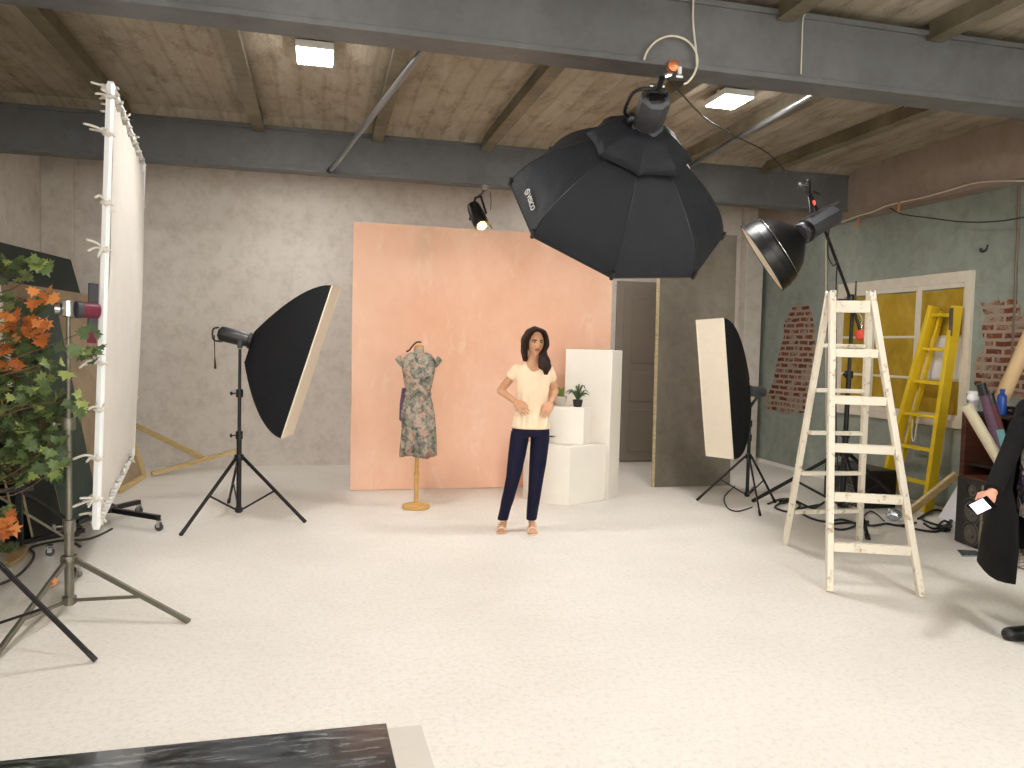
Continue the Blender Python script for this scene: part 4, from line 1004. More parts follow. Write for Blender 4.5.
sw = tag(put(MB().prism([(-.10, .16, 1.13), (-.155, .16, 1.13), (-.175, .165, .98), (-.178, .168, .82), (-.15, .168, .80), (-.11, .165, .82)], (-.004, .012, 0)).mesh(), FD, 'hanging_scarf', 'purple', None, 0), 'dull purple scarf hanging at the side of the floral dress', 'scarf')
sw2 = MB().tube(spline([V((-.12, .0, 1.482)), V((-.09, -.01, 1.497)), V((-.062, -.02, 1.535)), V((-.02, -.02, 1.572)), V((.02, -.01, 1.572))], 6), .008, 8)
tag(put(sw2.mesh(), FD, 'hanging_belt', 'black', None), 'thin black cord draped over the shoulder of the dress form', 'cord')
# ------------------------------------------------------------------ left side: scrim on its steel stand
st, Ps = light_stand('steel_stand', 'silver steel stand holding the tall white scrim', (-1.40, 4.93), [fl(188, 623), fl(-12, 668), (-1.55, 5.68)], .31, 1.709, zh=.075, r=.020, mat='steel', cat='light stand', brace_t=.6, tip='steel', slim=(.88, .62), lw=.95)
m1 = Ps(.31).lerp(fl(-12, 668), .24); dl = (fl(-12, 668)-Ps(.31)).normalized()
MB().tube([m1-dl*.02, m1+dl*.02], .021, 10).build('tape_band', 'orange', st)
P0, P1 = at(96, 527, 4.6), at(110.5, 84, 4.6); P2_, P3 = at(132, 456, 7.0), at(143, 163, 7.0)
t = thing('scrim_frame', 'tall white scrim of cotton tied into a metal frame, seen edge-on', 'scrim', P0)
for a, c, nm in ((P0, P1, 'near_bar'), (P2_, P3, 'far_bar'), (P0, P2_, 'bottom_bar'), (P1, P3, 'top_bar')):
    MB().bar(a, c, .034, .034).build('frame_bar', 'whitemetal', t, bevel=.003)
ux = (P2_-P0).normalized(); uz = (P1-P0).normalized(); un = uz.cross(ux).normalized()
if un.x < 0: un = -un
un = -un if un.dot(V((1, 0, 0))) < 0 else un
b = MB(); nu, nv = 40, 44; vs = []
for i in range(nu+1):
    for k in range(nv+1):
        u, v = i/nu, k/nv; lo = P0.lerp(P2_, .004+.98*u); hi = P1.lerp(P3, .004+.98*u); v2 = .025+.95*v
        edge = .018*abs(sin(u*pi*7))*(1 if k == 0 or k == nv else 0)
        p = lo.lerp(hi, v2+(edge if k == 0 else -edge)); bl = .055*sin(pi*u)**.6*max(0, sin(pi*v))**.7+.011*sin(u*30+noise.noise((u*3, v*2, 0))*4)*max(0, sin(pi*v))
        vs.append(p+un*(.019+bl))
b.add(vs, [(i*(nv+1)+k, (i+1)*(nv+1)+k, (i+1)*(nv+1)+k+1, i*(nv+1)+k+1) for i in range(nu) for k in range(nv)])
b.build('scrim_cloth', 'scrim', t, smooth=180)
def tie(p, sd):
    r = random.Random(sd); b = MB(); p = V(p)
    b.tube(spline([p+un*.03, p+un*.02-ux*.03, p-un*.02-ux*.022, p-un*.025, p+un*.03+ux*.015], 4), .008, 6)
    for q in range(4):
        e = V((r.uniform(-.13, .05), r.uniform(-.09, .02), r.uniform(-.05, .05))); b.tube(spline([p, p+e*.5+V((0, 0, r.uniform(0, .03))), p+e], 4), [.008]*8+[.006], 5)
    b.ball(p-ux*.02, .018, 8, 6); b.build('tie_ribbon', 'scrim', t, smooth=180)
for k, v in enumerate((.97, .885, .73, .625, .37, .265, .155, .065)): tie(P0.lerp(P1, v), k)
for k, u in enumerate((.06, .14, .22, .31, .40, .5, .62, .75, .88)): tie(P1.lerp(P3, u)-V((0, 0, .02)), 20+k); tie(P0.lerp(P2_, u)+V((0, 0, .03)), 40+k)
for k, v in enumerate((.2, .35, .62, .85)): tie(P2_.lerp(P3, v), 60+k)
t = thing('grip_clamp', 'maroon grip clamp joining the steel stand to the white scrim', 'clamp', Ps(1.76))
vv = (on(1, P0.lerp(P1, .49).y, 100, 310)-P0)
fp = P0.lerp(P1, .487); gp = Ps(1.755); dr_ = (fp-gp); dr_.z = 0; dn_ = dr_.normalized()
MB().lathe([(.03, -.045), (.036, -.04), (.036, .045), (.03, .05)], gp, n=14).build('chrome_head', 'chrome', t)
MB().lathe([(.02, 0), (.036, .004), (.036, .03), (.02, .036)], gp-V((.035, .0, 0)), (-1, -.2, 0), 12).build('chrome_knob', 'chrome', t)
MB().tube([gp+dn_*.036, gp+dn_*.07], .05, 16).build('grey_disc', 'grey_plastic', t, bevel=.004)
MB().tube([gp+dn_*.07, fp-dn_*.03], .046, 18).build('maroon_barrel', 'maroon', t, bevel=.004)
MB().bar(fp-dn_*.060+V((0, 0, -.04))-uz*.06, fp-dn_*.060+uz*.16, .02, .055, up=dn_).build('jaw_plate', 'grey_plastic', t, bevel=.004)
MB().bar(fp-dn_*.060-uz*.19, fp-dn_*.060-uz*.085, .02, .05, up=dn_).build('maroon_jaw', 'maroon', t, bevel=.004)
# black tripod at the picture's near left, silver stand further in
light_stand('light_stand', 'black tripod light stand nearest the camera by the maple tree', (-1.86, 4.33), [fl(95, 662), (-2.45, 3.8), (-2.15, 5.02)], .80, 2.0, zh=.07, brace_t=.68)
light_stand('light_stand', 'thin silver light stand behind the maple tree at the dark boards', (-2.42, 6.1), [fl(80, 548), (-2.78, 6.45), (-2.75, 5.6)], .62, 1.7, zh=.22, r=.012, mat='steel', brace_t=.45)
# ------------------------------------------------------------------ artificial maple
trx, try_ = -2.12, 5.2
t = thing('maple_tree', 'artificial maple tree with green and some orange leaves by the steel stand', 'tree', (trx, try_, 0))
tb = MB(); rnd = random.Random(11)
tb.tube(spline([(trx, try_, .02), (trx+.03, try_+.01, .4), (trx-.02, try_, .9), (trx+.05, try_-.03, 1.4), (trx+.02, try_, 1.95)], 6), [.035]*8+[.028]*8+[.02]*8+[.012], 9)
MB().lathe([(.11, 0), (.15, .015), (.18, .27), (.19, .28), (.19, .3), (.17, .3), (.165, .26), (.001, .25)], (trx, try_, 0.001), n=22).build('pot', 'blackpot', t)
def leaf(b, c, d, up, s):
    d = V(d).normalized(); up = V(up); x = d.cross(up); x = x.normalized() if x.length > .01 else perp(d)[0]; z = x.cross(d)
    o = [(0, 0, 0), (.12, .16, 0), (.42, .06, .03), (.34, .28, .02), (.58, .42, .06), (.30, .50, .02), (.34, .70, .04), (.14, .66, 0), (0, 1.0, .02)]
    pts = [(a, e, h) for a, e, h in o]+[(-a, e, h) for a, e, h in o[-2:0:-1]]
    vs = [c+(x*a+d*e+z*(h*1.4-.16*e*e))*s for a, e, h in pts]; n = len(vs); mid = c+d*.42*s-z*.05*s
    b.add(vs+[mid], [(i, (i+1) % n, n) for i in range(n)])
G, O = MB(), MB()
def clump(px, py, dep, r, n, B, s0=.078, rz=.85):
    c = at(px, py, dep)
    src = V((trx, try_, max(.5, min(1.8, c.z-.25)))); mid = src.lerp(c, .6)+V((0, 0, .12))
    pls = ((-1.40, 4.93), (-2.42, 6.1), (-1.86, 4.33), (-2.05, 6.1))
    for _ in range(40):
        mid = src.lerp(c, .55)+V((rnd.uniform(-.08, .08), rnd.uniform(-.1, .1), rnd.uniform(-.12, .10))); path = spline([src, mid, c], 5)
        if min((path[i].lerp(path[i+1], q/4)-V((ox, oy, path[i].lerp(path[i+1], q/4).z))).length for i in range(10) for q in range(4) for ox, oy in pls) > .05: break
    tb.tube(path, [.0045, .0045, .004, .004, .0035, .0035, .003, .003, .0025, .002, .002], 6)
    for k in range(int(n*1.45)):
        o = V((rnd.gauss(0, 1), rnd.gauss(0, 1), rnd.gauss(0, 1))); o = o.normalized()*r*rnd.random()**.45; o.z *= rz
        p = c+o
        if any((V((p.x-ox, p.y-oy, 0))).length < .10 for ox, oy in ((-1.40, 4.93), (-2.42, 6.1), (-1.86, 4.33), (-2.05, 6.1))): continue
        dr2 = V((o.x+rnd.uniform(-.05, .05), o.y-.05+rnd.uniform(-.06, .06), -.03+rnd.uniform(-.08, .05))); leaf(B, p, dr2, (rnd.uniform(-.5, .5)+.2, -.9+rnd.uniform(-.4, .4), .55+rnd.uniform(-.5, .5)), s0*rnd.uniform(.75, 1.3))
        if k % 4 == 0: tb.tube([c, c.lerp(p, .5)+V((0, 0, .01)), p], [.0035, .003, .002], 4)
for a in ((14, 420, 4.75, .21, 50), (34, 450, 4.75, .12, 22), (42, 430, 4.7, .17, 34), (5, 465, 4.7, .16, 28), (45, 400, 4.75, .16, 28), (15, 378, 4.85, .19, 38), (60, 372, 4.4, .10, 15), (56, 440, 4.42, .12, 18), (60, 465, 4.36, .085, 9), (86, 352, 4.36, .07, 9), (88, 330, 4.38, .035, 4), (56, 474, 4.6, .06, 6), (0, 512, 4.7, .10, 9), (10, 265, 5.0, .12, 12), (25, 300, 4.9, .10, 7), (40, 262, 4.7, .05, 5), (22, 268, 4.8, .05, 4), (-12, 350, 4.9, .3, 50), (-15, 450, 4.8, .3, 50), (-40, 300, 4.9, .30, 40), (-65, 400, 4.9, .30, 40), (-70, 500, 4.85, .22, 20), (30, 345, 4.8, .13, 16), (78, 400, 4.36, .06, 6), (60, 402, 4.55, .05, 5), (5, 545, 4.7, .06, 5)):
    clump(*a, G)
for a in ((20, 320, 4.7, .09, 7), (42, 293, 4.62, .055, 5), (8, 335, 4.75, .10, 9), (46, 320, 4.65, .04, 3), (5, 358, 4.75, .08, 7), (2, 522, 4.6, .07, 9), (30, 332, 4.66, .06, 4), (-20, 330, 4.8, .14, 12)):
    clump(*a, O)
tb.build('trunk', 'bark', t); G.build('green_leaves', 'leaf', t, 0, fix=False); O.build('orange_leaves', 'leaf_o', t, 0, fix=False)
# ------------------------------------------------------------------ boards leaning at the left wall, black rack, roller stand
def board(name, label, a, b_, c, d, th, mat, edge=None, group=None, cat='board'):
    t = thing(name, label, cat, a, group); a, b_, c, d = [V(x)+V((0, 0, .003)) for x in (a, b_, c, d)]
    MB().quad(a, b_, c, d, th).build('board_face', mat, t)
    if edge:
        nrm = (b_-a).cross(d-a).normalized()*th; w = (b_-a).normalized()*.004; MB().prism([a-w, d-w, d-w+nrm, a-w+nrm], -w*1.0).build('near_edge', edge, t)
        w2 = (b_-a).normalized()*.004; MB().prism([b_+w2, c+w2, c+w2+nrm, b_+w2+nrm], w2).build('far_edge', edge, t)
    return t
board('leaning_board', 'tallest black-green board leaning at the left wall', (-2.26, 7.2, 0), (-2.03, 9.4, 0), (-2.655, 9.4, 2.415), (-2.885, 7.2, 2.415), .012, 'dark_panel')
tB = board('leaning_board', 'brown board with a timber frame leaning behind the white scrim', (-2.12, 7.3, 0), (-1.945, 9.55, 0), (-2.53, 9.55, 2.055), (-2.705, 7.3, 2.055), .008, 'cardboard')
for a, c in (((-1.93, 9.53, .02), (-2.515, 9.53, 2.05)), ((-1.98, 8.6, .03), (-1.932, 9.5, .03))): MB().bar(a, c, .045, .045).build('frame_timber', 'timber', tB, bevel=.002)
board('leaning_board', 'dark green board in front of the brown one behind the steel stand', (-2.09, 7.15, 0), (-2.0, 7.88, 0), (-2.345, 7.86, 1.88), (-2.435, 7.15, 1.88), .012, 'green_panel', 'joist')
for k, (x, y) in enumerate(((-2.13, 6.62), (-2.20, 6.54), (-2.27, 6.46))):
    board('leaning_board', ('narrow dark board leaning in the row by the black rack, nearest the green board', 'narrow dark board in the middle of the row by the black rack', 'narrow dark board leaning in the row next to the post of the black rack')[k], (x, y, 0), (x+.06, y+.48, 0), (x-.17, y+.48, 1.18), (x-.23, y, 1.18), .016, 'dark_panel', 'ply_edge', 'narrow dark boards')
board('leaning_board', 'white board showing between the tree leaves at the dark boards', (-2.76, 7.08, 0), (-2.255, 7.09, 0), (-2.535, 7.09, 2.23), (-2.80, 7.08, 2.23), .008, 'white')
board('leaning_board', 'orange-brown plywood sheet low behind the maple tree', (-2.62, 6.60, 0), (-2.56, 7.02, 0), (-2.72, 7.02, .9), (-2.78, 6.60, .9), .015, 'beech')
t = thing('rolling_rack', 'black wheeled rack with an upright post beside the dark boards', 'rack', (-2.03, 6.1, 0))
q0 = fl(20, 560); q1 = fl(84, 541); q0.z = q1.z = .085
MB().bar(q0+V((-.35, -.12, 0)), q1, .04, .035).build('base_bar', 'blackmetal', t, bevel=.003)
MB().bar(q0+V((.0, .0, .02)), q0+V((-.02, .03, 1.25)), .04, .04, up=(0, 1, 0)).build('upright_post', 'blackmetal', t, bevel=.003)
MB().bar(q0+V((-.01, .01, .42)), q1+V((-.02, 0, .02)), .022, .022).build('diagonal_brace', 'blackmetal', t)
MB().bar(q0+V((-.3, -.1, .42)), q0+V((.08, .03, .42)), .025, .03).build('cross_bar', 'blackmetal', t)
def caster(t, p, d=(1, 0, 0), r=.036, name='caster'):
    p = V(p); d = V(d).normalized(); x = d.cross(V((0, 0, 1)))
    c = MB().bar(p+V((0, 0, r*2+.01)), p+V((0, 0, r*2.4+.01)), .05, .035).bar(p+x*.02+V((0, 0, r)), p+x*.02+V((0, 0, r*2.1)), .004, .03, up=d).bar(p-x*.02+V((0, 0, r)), p-x*.02+V((0, 0, r*2.1)), .004, .03, up=d).build(name, 'chrome', t)
    MB().lathe([(r*.3, -.014), (r*.85, -.014), (r, -.008), (r, .008), (r*.85, .014), (r*.3, .014)], p+V((0, 0, r)), x, 20).build('wheel', 'grey_plastic', c)
caster(t, fl(50, 556), (1, .2, 0), .03); caster(t, q0+V((-.3, -.1, -.085)), (1, .2, 0), .03)
t = thing('wheeled_stand', 'black wheeled stand base with grey castors under the scrim', 'stand', (-1.76, 7.24, 0))
hb = V((-1.76, 7.24, .13))
MB().lathe([(.05, -.03), (.075, -.025), (.08, .02), (.05, .04), (.03, .05)], hb, n=16).build('hub', 'black', t)
MB().tube([hb+V((0, 0, .03)), hb+V((0, 0, .75))], .02, 12).build('post', 'blackmetal', t)
for tip in (fl(159, 531), fl(139, 514), (-1.88, 7.66, 0), (-1.88, 6.80, 0)):
    tip = V(tip); MB().bar(hb+V((0, 0, -.005)), tip+V((0, 0, .112)), .042, .04).build('leg', 'blackmetal', t, bevel=.003); caster(t, tip, (1, -.3, 0), .034)
t = thing('timber_prop', 'two pale timber battens joined into a slanted prop at the back wall', 'timber prop', (-1.6, 10.0, 0))
a, c = V((-1.88, 9.66, .03)), on(1, 10.2, 238, 450.5)
MB().bar(a, c, .05, .045).build('floor_batten', 'timber', t, bevel=.003)
j = on(1, 10.02, 205, 459); MB().bar(j+V((0, 0, .0)), on(1, 10.2, 131, 423), .05, .06).build('slanted_batten', 'timber', t, bevel=.003)
tag(MB().prism([fl(5, 565)+V((0, 0, .002)), fl(9, 556)+V((0, 0, .002)), fl(24, 549)+V((0, 0, .002)), fl(28, 551)+V((0, 0, .002)), fl(24, 559)+V((0, 0, .002)), fl(10, 568)+V((0, 0, .002))], (0, 0, .03)).build('wood_offcut', 'timber', None, bevel=.006), 'small pale wood offcut on the floor under the maple tree', 'wood offcut')
def fcord(name, pix, r, mat, label, z=None, group=None):
    return cord(name, [fl(*p)+V((0, 0, r+.002)) for p in pix], r, mat, label, 'cable', 7, group)
fcord('floor_cable', [(-20, 592), (2, 585), (18, 577), (31, 564), (34, 555), (30, 550), (40, 546), (62, 542), (84, 541), (98, 537), (112, 530)], .009, 'greycable', 'dark cable curving over the floor around the steel stand')
fcord('floor_cable', [(752, 508), (738, 512), (728, 509), (724, 500), (727, 494), (735, 487)], .007, 'greycable', 'thin cable looping on the floor under the strip softbox stand')
# mirror sheet in front
t = thing('mirror_sheet', 'scratched mirror sheet lying on the floor in front of the camera', 'mirror', fl(386, 726))
a = fl(386, 726); dm = (fl(0, 764)-a).normalized(); em = (fl(395.5, 768)-a).normalized(); L = 1.9; W = .95; z0 = V((0, 0, .006))
MB().prism([a+z0, a+dm*L+z0, a+dm*L+em*W+z0, a+em*W+z0], (0, 0, .006)).build('mirror_face', 'mirror', t)
t = thing('white_sheet', 'white sheet under the edge of the mirror sheet on the floor', 'sheet', fl(420, 726))
a2 = fl(421, 726); MB().prism([a2, a2+dm*L*.9, a2+dm*L*.9+em*(W+.05), a2+em*(W+.05)], (0, 0, .005)).build('sheet_face', 'beige_sheet', t)
# ------------------------------------------------------------------ right side clutter
t = thing('loudspeaker', 'dark floor loudspeaker with three round cones by the brown cabinet', 'loudspeaker', (5.5, 5.42, 0))
f0, f1 = fl(955, 541), fl(988, 553.5); f0.z = f1.z = 0; fd = (f1-f0); fw_ = fd.normalized(); fn = V((-fw_.y, fw_.x, 0)); fn = fn if fn.x > 0 else -fn; wS = fd.length; hS = .585
b = MB().prism([f0, f1, f1+fn*.30, f0+fn*.30], (0, 0, hS)); b.build('cabinet', 'walnut', t, bevel=.006)
MB().prism([f0+fw_*.012-fn*.002+V((0, 0, .012)), f1-fw_*.012-fn*.002+V((0, 0, .012)), f1-fw_*.012-fn*.002+V((0, 0, hS-.012)), f0+fw_*.012-fn*.002+V((0, 0, hS-.012))], -fn*.012).build('baffle', 'grille', t)
for z, r in ((.115, .095), (.31, .105), (.485, .062)):
    o = f0+fw_*wS*.52-fn*.016+V((0, 0, z))
    MB().lathe([(r*1.08, .0), (r*1.08, .006), (r, .008), (r*.9, .003), (r*.42, -.012+.014), (r*.38, .012), (r*.2, .018), (.001, .02)], o, -fn, 28).build('cone', 'cone_grey', t)
    MB().lathe([(r*1.02, .008), (r*.98, .0115), (r*.86, .0085), (r*.84, .006)], o, -fn, 28, closed=True).build('cone_surround', 'cone_dark', t)
t = thing('open_cabinet', 'red-brown open cabinet standing behind the loudspeaker', 'cabinet', (5.95, 5.7, 0))
cx0, cx1, cy0, cy1 = 5.74, 6.2, 5.36, 5.97; zt = on(0, cx0, 960, 411).z
for a, c, nm, mt in (((cx0, cy1-.05, 0), (cx1, cy1, zt), 'side_panel', 'walnut'), ((cx0, cy0, 0), (cx1, cy0+.03, zt), 'side_panel', 'dark_inside'), ((cx0, cy0+.03, zt-.03), (cx1, cy1-.05, zt), 'top_panel', 'dark_inside'), ((cx1-.02, cy0+.03, .0), (cx1, cy1-.05, zt-.03), 'back_panel', 'dark_inside'), ((cx0+.02, cy0+.03, .62), (cx1-.02, cy1-.05, .64), 'shelf', 'dark_inside'), ((cx0+.02, cy0+.03, .05), (cx1-.02, cy1-.05, .07), 'shelf', 'dark_inside')): MB().bounds(a, c).build(nm, mt, t, bevel=.003)
def bottle(px, ptop, X, r, mat, capm, label, neck=.5, lab=None, Y=None):
    top = on(0, X, px, ptop); H = top.z-zt-.002; o = V((X, top.y, zt+.002)); t = thing('bottle', label, 'bottle', o)
    MB().lathe([(r*.9, 0), (r, .01), (r, H*.68), (r*.9, H*.75), (r*neck, H*.84), (r*neck, H*.9)], o, n=18).build('bottle_body', mat, t)
    MB().lathe([(r*neck*1.15, H*.885), (r*neck*1.2, H*.9), (r*neck*1.2, H*.99), (r*neck*1.0, H)], o, n=16).build('cap', capm, t)
    if lab: MB().lathe([(r*1.015, H*.2), (r*1.015, H*.55)], o, n=18, closed=True).build('label_band', lab, t, fix=False)
bottle(973, 391, 5.83, .05, 'whitemetal', 'whitemetal', 'wide white bottle at the window end of the brown cabinet top', .8, 'paper')
bottle(990, 395, 5.86, .034, 'whitemetal', 'black', 'slim white bottle with a black cap on the brown cabinet', .7, 'blue_bottle')
bottle(1002.5, 389, 5.8, .04, 'blue_bottle', 'blue_bottle', 'blue bottle on the brown cabinet by the cardboard tube', .45)
t = thing('black_tray', 'flat black case lying at the wall end of the brown cabinet', 'case', (6.0, 5.4, zt))
c = on(0, 5.98, 1012, 398); MB().bounds((5.93, c.y-.10, zt+.002), (6.18, c.y+.02, zt+.07)).build('tray_body', 'black', t, bevel=.006)
MB().bounds((5.922, c.y-.06, zt+.03), (5.93, c.y-.02, zt+.045)).build('latch', 'chrome', t)
tb0, tb1 = on(0, 6.0, 1001, 397), on(0, 6.14, 1029, 338); tdv = (tb1-tb0).normalized()
t = thing('cardboard_tube', 'thick tan cardboard tube leaning on the bricks above the brown cabinet', 'tube', tb0)
tb0 = V((5.95, tb0.y-.02, zt+.06)); MB().lathe([(.062, 0), (.062, .95), (.053, .95), (.053, 0)], tb0, (tb1-tb0), 24, closed=True).build('tube_wall', 'tan_tube', t)
# wire basket of paper rolls
t = thing('wire_basket', 'pale wire basket on the floor beside the loudspeaker holding paper rolls', 'basket', (5.42, 4.99, 0))
bx0, bx1, by0, by1, hB = 5.17, 5.61, 4.70, 5.13, .55
for z in (.02, .28, hB):
    b = MB()
    for p, q in (((bx0, by0, z), (bx1, by0, z)), ((bx1, by0, z), (bx1, by1, z)), ((bx1, by1, z), (bx0, by1, z)), ((bx0, by1, z), (bx0, by0, z))): b.tube([p, q], .006, 6)
    b.build('rim_wire', 'joist', t)
b = MB()
for k in range(8):
    u = k/7
    for p in ((bx0, by0+(by1-by0)*u), (bx1, by0+(by1-by0)*u), (bx0+(bx1-bx0)*u, by0), (bx0+(bx1-bx0)*u, by1)): b.tube([(p[0], p[1], .005), (p[0], p[1], hB)], .0028, 5)
for k in range(6): b.tube([(bx0, by0+(by1-by0)*k/5, .02), (bx1, by0+(by1-by0)*k/5, .02)], .0028, 5)
b.build('wire_mesh', 'joist', t)
for p in ((bx0, by0), (bx0, by1), (bx1, by0), (bx1, by1)): MB().tube([(p[0], p[1], 0), (p[0], p[1], hB+.03)], .009, 8).build('corner_post', 'joist', t)
def roll(top, foot, r, mat, label, capm=None):
    top, foot = V(top), V(foot); t = thing('paper_roll', label, 'roll', foot, 'rolls in the wire basket'); d = top-foot; L = d.length
    MB().lathe([(r, 0), (r, L), (r*.78, L), (r*.78, L-.05), (.001, L-.05)], foot, d, 18).build('roll_body', mat, t)
    if capm: MB().lathe([(r*1.05, L-.09), (r*1.05, L+.004), (r*.8, L+.004)], foot, d, 18).build('end_cap', capm, t)
VW, WW, BC = V((.72, .69, 0)), V((.69, -.72, 0)), V((5.42, 4.945, 0)); DB = (BC+V((0, 0, .6))-CAMP).dot(_fw)
for px, py, dv, wv_, zf, r, mt, lab, cp in ((966, 405, -.03, .135, .2, .042, 'palefilm', 'pale film roll leaning far to the window side of the wire basket', None), (981, 384, .06, .02, .05, .034, 'purpleroll', 'purple roll standing steeply in the wire basket', 'black'), (989, 394, .145, .08, .05, .032, 'darkred', 'dark red roll leaning across the wire basket', 'black'), (1000, 430, -.155, .05, .12, .026, 'teal', 'short teal roll in the wire basket close to the black coat', None)):
    roll(at(px, py, DB+dv), BC+VW*dv+WW*wv_+V((0, 0, zf)), r, mt, lab, cp)
t = thing('card_box', 'beige card box standing between the rolls and the cardboard tube', 'box', (5.68, 5.04, 0))
MB().bounds((5.63, 4.98, .003), (5.73, 5.12, 1.10)).build('box_body', 'beige', t, bevel=.004); MB().bounds((5.625, 5.02, 1.03), (5.63, 5.09, 1.045)).build('dark_slot', 'black', t)
# amplifier case, fan, foil light and cable heap behind the ladders
t = thing('black_case', 'big black equipment case on the floor behind the yellow ladder foot', 'case', (5.72, 7.1, 0))
MB().bounds((5.46, 6.92, .004), (5.88, 7.55, .40)).build('case_body', 'black', t, bevel=.01)
MB().bounds((5.449, 7.05, .1), (5.4585, 7.45, .33)).build('front_grille', 'grille', t, bevel=.003)
MB().tube(spline([(5.6, 7.1, .402), (5.6, 7.12, .44), (5.6, 7.32, .44), (5.6, 7.34, .402)], 5), .01, 8).build('handle', 'black', t)
t = thing('round_fan', 'round dusty desk fan on the floor by the black case', 'fan', (5.32, 6.92, 0))
o = V((5.27, 6.90, .15)); fd2 = V((-.75, -.66, .1)).normalized()
MB().lathe([(.09, 0), (.09, .012), (.02, .02), (.015, .06)], (5.29, 6.92, .003), n=18).build('base', 'grey_plastic', t)
b = MB(); x, y = perp(fd2)
for r in (.03, .06, .09, .115): b.tube([o+fd2*(.05-.03*(r/.115)**2)+(x*cos(q*pi/10)+y*sin(q*pi/10))*r for q in range(21)], .0035, 5)
for q in range(16): a = q*pi/8; b.tube([o+fd2*(.05-.03*s**2)+(x*cos(a)+y*sin(a))*.115*s for s in (.1, .5, 1)], .0025, 5)
b.build('fan_grille', 'joist', t); MB().lathe([(.115, 0), (.118, .01), (.118, .025), (.112, .03)], o-fd2*.012, fd2, 28, closed=True).build('fan_ring', 'joist', t)
b = MB()
for q in range(4):
    a = q*pi/2; u, w = x*cos(a)+y*sin(a), -x*sin(a)+y*cos(a); b.prism([o+u*.015, o+u*.09+w*.03+fd2*.015, o+u*.1, o+u*.06-w*.03], fd2*.003)
b.build('fan_blade', 'grey_plastic', t); MB().ball(o-fd2*.0, .022, 12, 8).build('fan_motor', 'black', t)
t = thing('foil_bag', 'small crumpled silver foil bag on the floor between the two ladders', 'foil bag', fl(894, 520))
o = fl(894, 521); b = MB(); b.ball(o+V((0, 0, .062)), (.075, .055, .055), 22, 14)
for k, v in enumerate(b.v): b.v[k] = v+V((noise.noise(v*18), noise.noise(v*18+V((5, 0, 0))), .4*noise.noise(v*18+V((0, 7, 0)))))*.025
zmin = min(v.z for v in b.v); b.v = [v-V((0, 0, zmin-.002)) for v in b.v]; b.build('bag_skin', 'silver', t, 25)
MB().ball(o+V((-.06, .0, .11)), .016, 8, 6).build('twist_tie', 'whitecable', t)
for k, (seed, label, pix) in enumerate(((1, 'black cable heap on the floor behind the stepladder by the strip stand', [(768, 505), (784, 500), (800, 506), (790, 513), (775, 508), (792, 503), (812, 509), (824, 505), (806, 514), (800, 510), (818, 506)]), (2, 'black cable running under the stepladder in loose waves', [(800, 514), (812, 520), (826, 523), (842, 521), (856, 526), (842, 531), (826, 527), (850, 524), (872, 527), (886, 525), (900, 527), (916, 524)]), (3, 'black cable coil on the floor at the yellow ladder foot', [(918, 520), (932, 512), (946, 512), (953, 519), (945, 527), (930, 526), (922, 519), (935, 513), (950, 516), (948, 525), (934, 530), (924, 525)]), (4, 'flat black cable loop next to the loudspeaker', [(900, 527), (918, 531), (934, 533), (946, 530), (951, 527), (944, 524), (938, 529), (950, 533)]), (5, 'thin cable from the cable heap to the case', [(856, 526), (862, 519), (870, 512), (878, 516), (884, 522)]))):
    r = .011 if k < 4 else .007
    rr = random.Random(seed); P = [fl(*p)+V((0, 0, r+.002+(.018 if 3 < i < 9 and k != 1 else 0)*(i % 2))) for i, p in enumerate(pix)]
    tag(MB().tube(spline(P, 6), r, 7).build('floor_cable', 'cable', smooth=60), label, 'cable', 'cables on the floor')
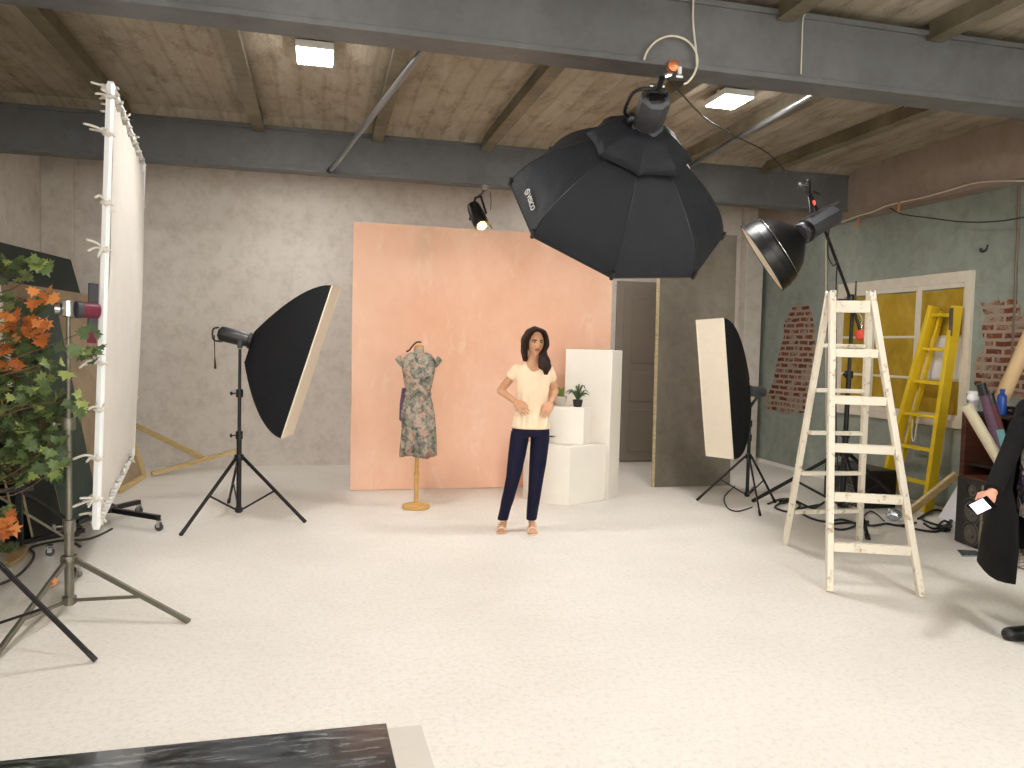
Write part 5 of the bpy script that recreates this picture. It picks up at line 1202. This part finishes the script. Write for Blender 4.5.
for p, w, label in (((785, 503), .16, 'black power strip on the floor beside the strip softbox stand'), ((862, 526), .18, 'black power adapter on the floor under the stepladder'), ((944, 531), .14, 'black power adapter on the floor by the loudspeaker')):
    o = fl(*p); t = thing('power_strip', label, 'power strip', o); Rz = Matrix.Rotation(.5, 3, 'Z')
    MB().box(o+V((0, 0, .024)), (w, .06, .042), Rz).build('strip_body', 'black', t, bevel=.006)
    for k in (-1, 0, 1): MB().box(o+V((0, 0, .0465))+Rz @ V((k*w*.28, 0, 0)), (.03, .03, .003), Rz).build('socket_face', 'grey_plastic', t)
# leaning battens, plank and white sheet between ladder and loudspeaker
t = thing('leaning_plank', 'tan wooden plank leaning between the yellow ladder and the loudspeaker', 'plank', (5.95, 6.5, 0))
MB().bar(fl(909, 515)+V((0, 0, .03)), on(0, 6.08, 957, 474), .03, .10, up=(1, 0, 0)).build('plank_board', 'timber', t, bevel=.003)
t = thing('leaning_sheet', 'white sheet leaning behind the tan plank by the loudspeaker', 'sheet', (6.1, 6.4, 0))
MB().prism([(5.98, 6.45, .003), (5.98, 6.02, .003), (6.2, 6.02, .55), (6.2, 6.32, .55)], (.012, 0, 0)).build('sheet_face', 'paper', t)
for k in range(3):
    o = V((6.19, 6.50-.035*k, .002)); t = thing('leaning_rod', 'thin black rod leaning with its pair behind the tan plank', 'rod', o, 'thin black rods')
    e = o+V((.06, -.28, .95+.03*k)); MB().tube([o, e], .008, 8).build('rod_shaft', 'blackmetal', t); MB().tube([o, o+(e-o).normalized()*.04], .011, 8).build('rod_tip', 'grey_plastic', t)
t = thing('flat_plate', 'small flat clear plate lying on the floor in front of the loudspeaker', 'plate', fl(966, 550))
MB().prism([fl(957, 551), fl(976, 552), fl(984, 557), (fl(962, 557))], (0, 0, .012)).build('plate_body', 'silver', t)

# ------------------------------------------------------------------ light level and view
wd = bpy.data.worlds.new('world'); S.world = wd; wd.use_nodes = True; wd.node_tree.nodes['Background'].inputs[0].default_value = (.8, .85, .9, 1); wd.node_tree.nodes['Background'].inputs[1].default_value = .05
S.view_settings.view_transform = 'Standard'; S.view_settings.look = 'None'; S.view_settings.gamma = 1; S.view_settings.use_curve_mapping = False
S.view_settings.exposure = 0.58
S.cycles.use_denoising = True
S.cycles.max_bounces = 10; S.cycles.diffuse_bounces = 7; S.cycles.sample_clamp_indirect = 6
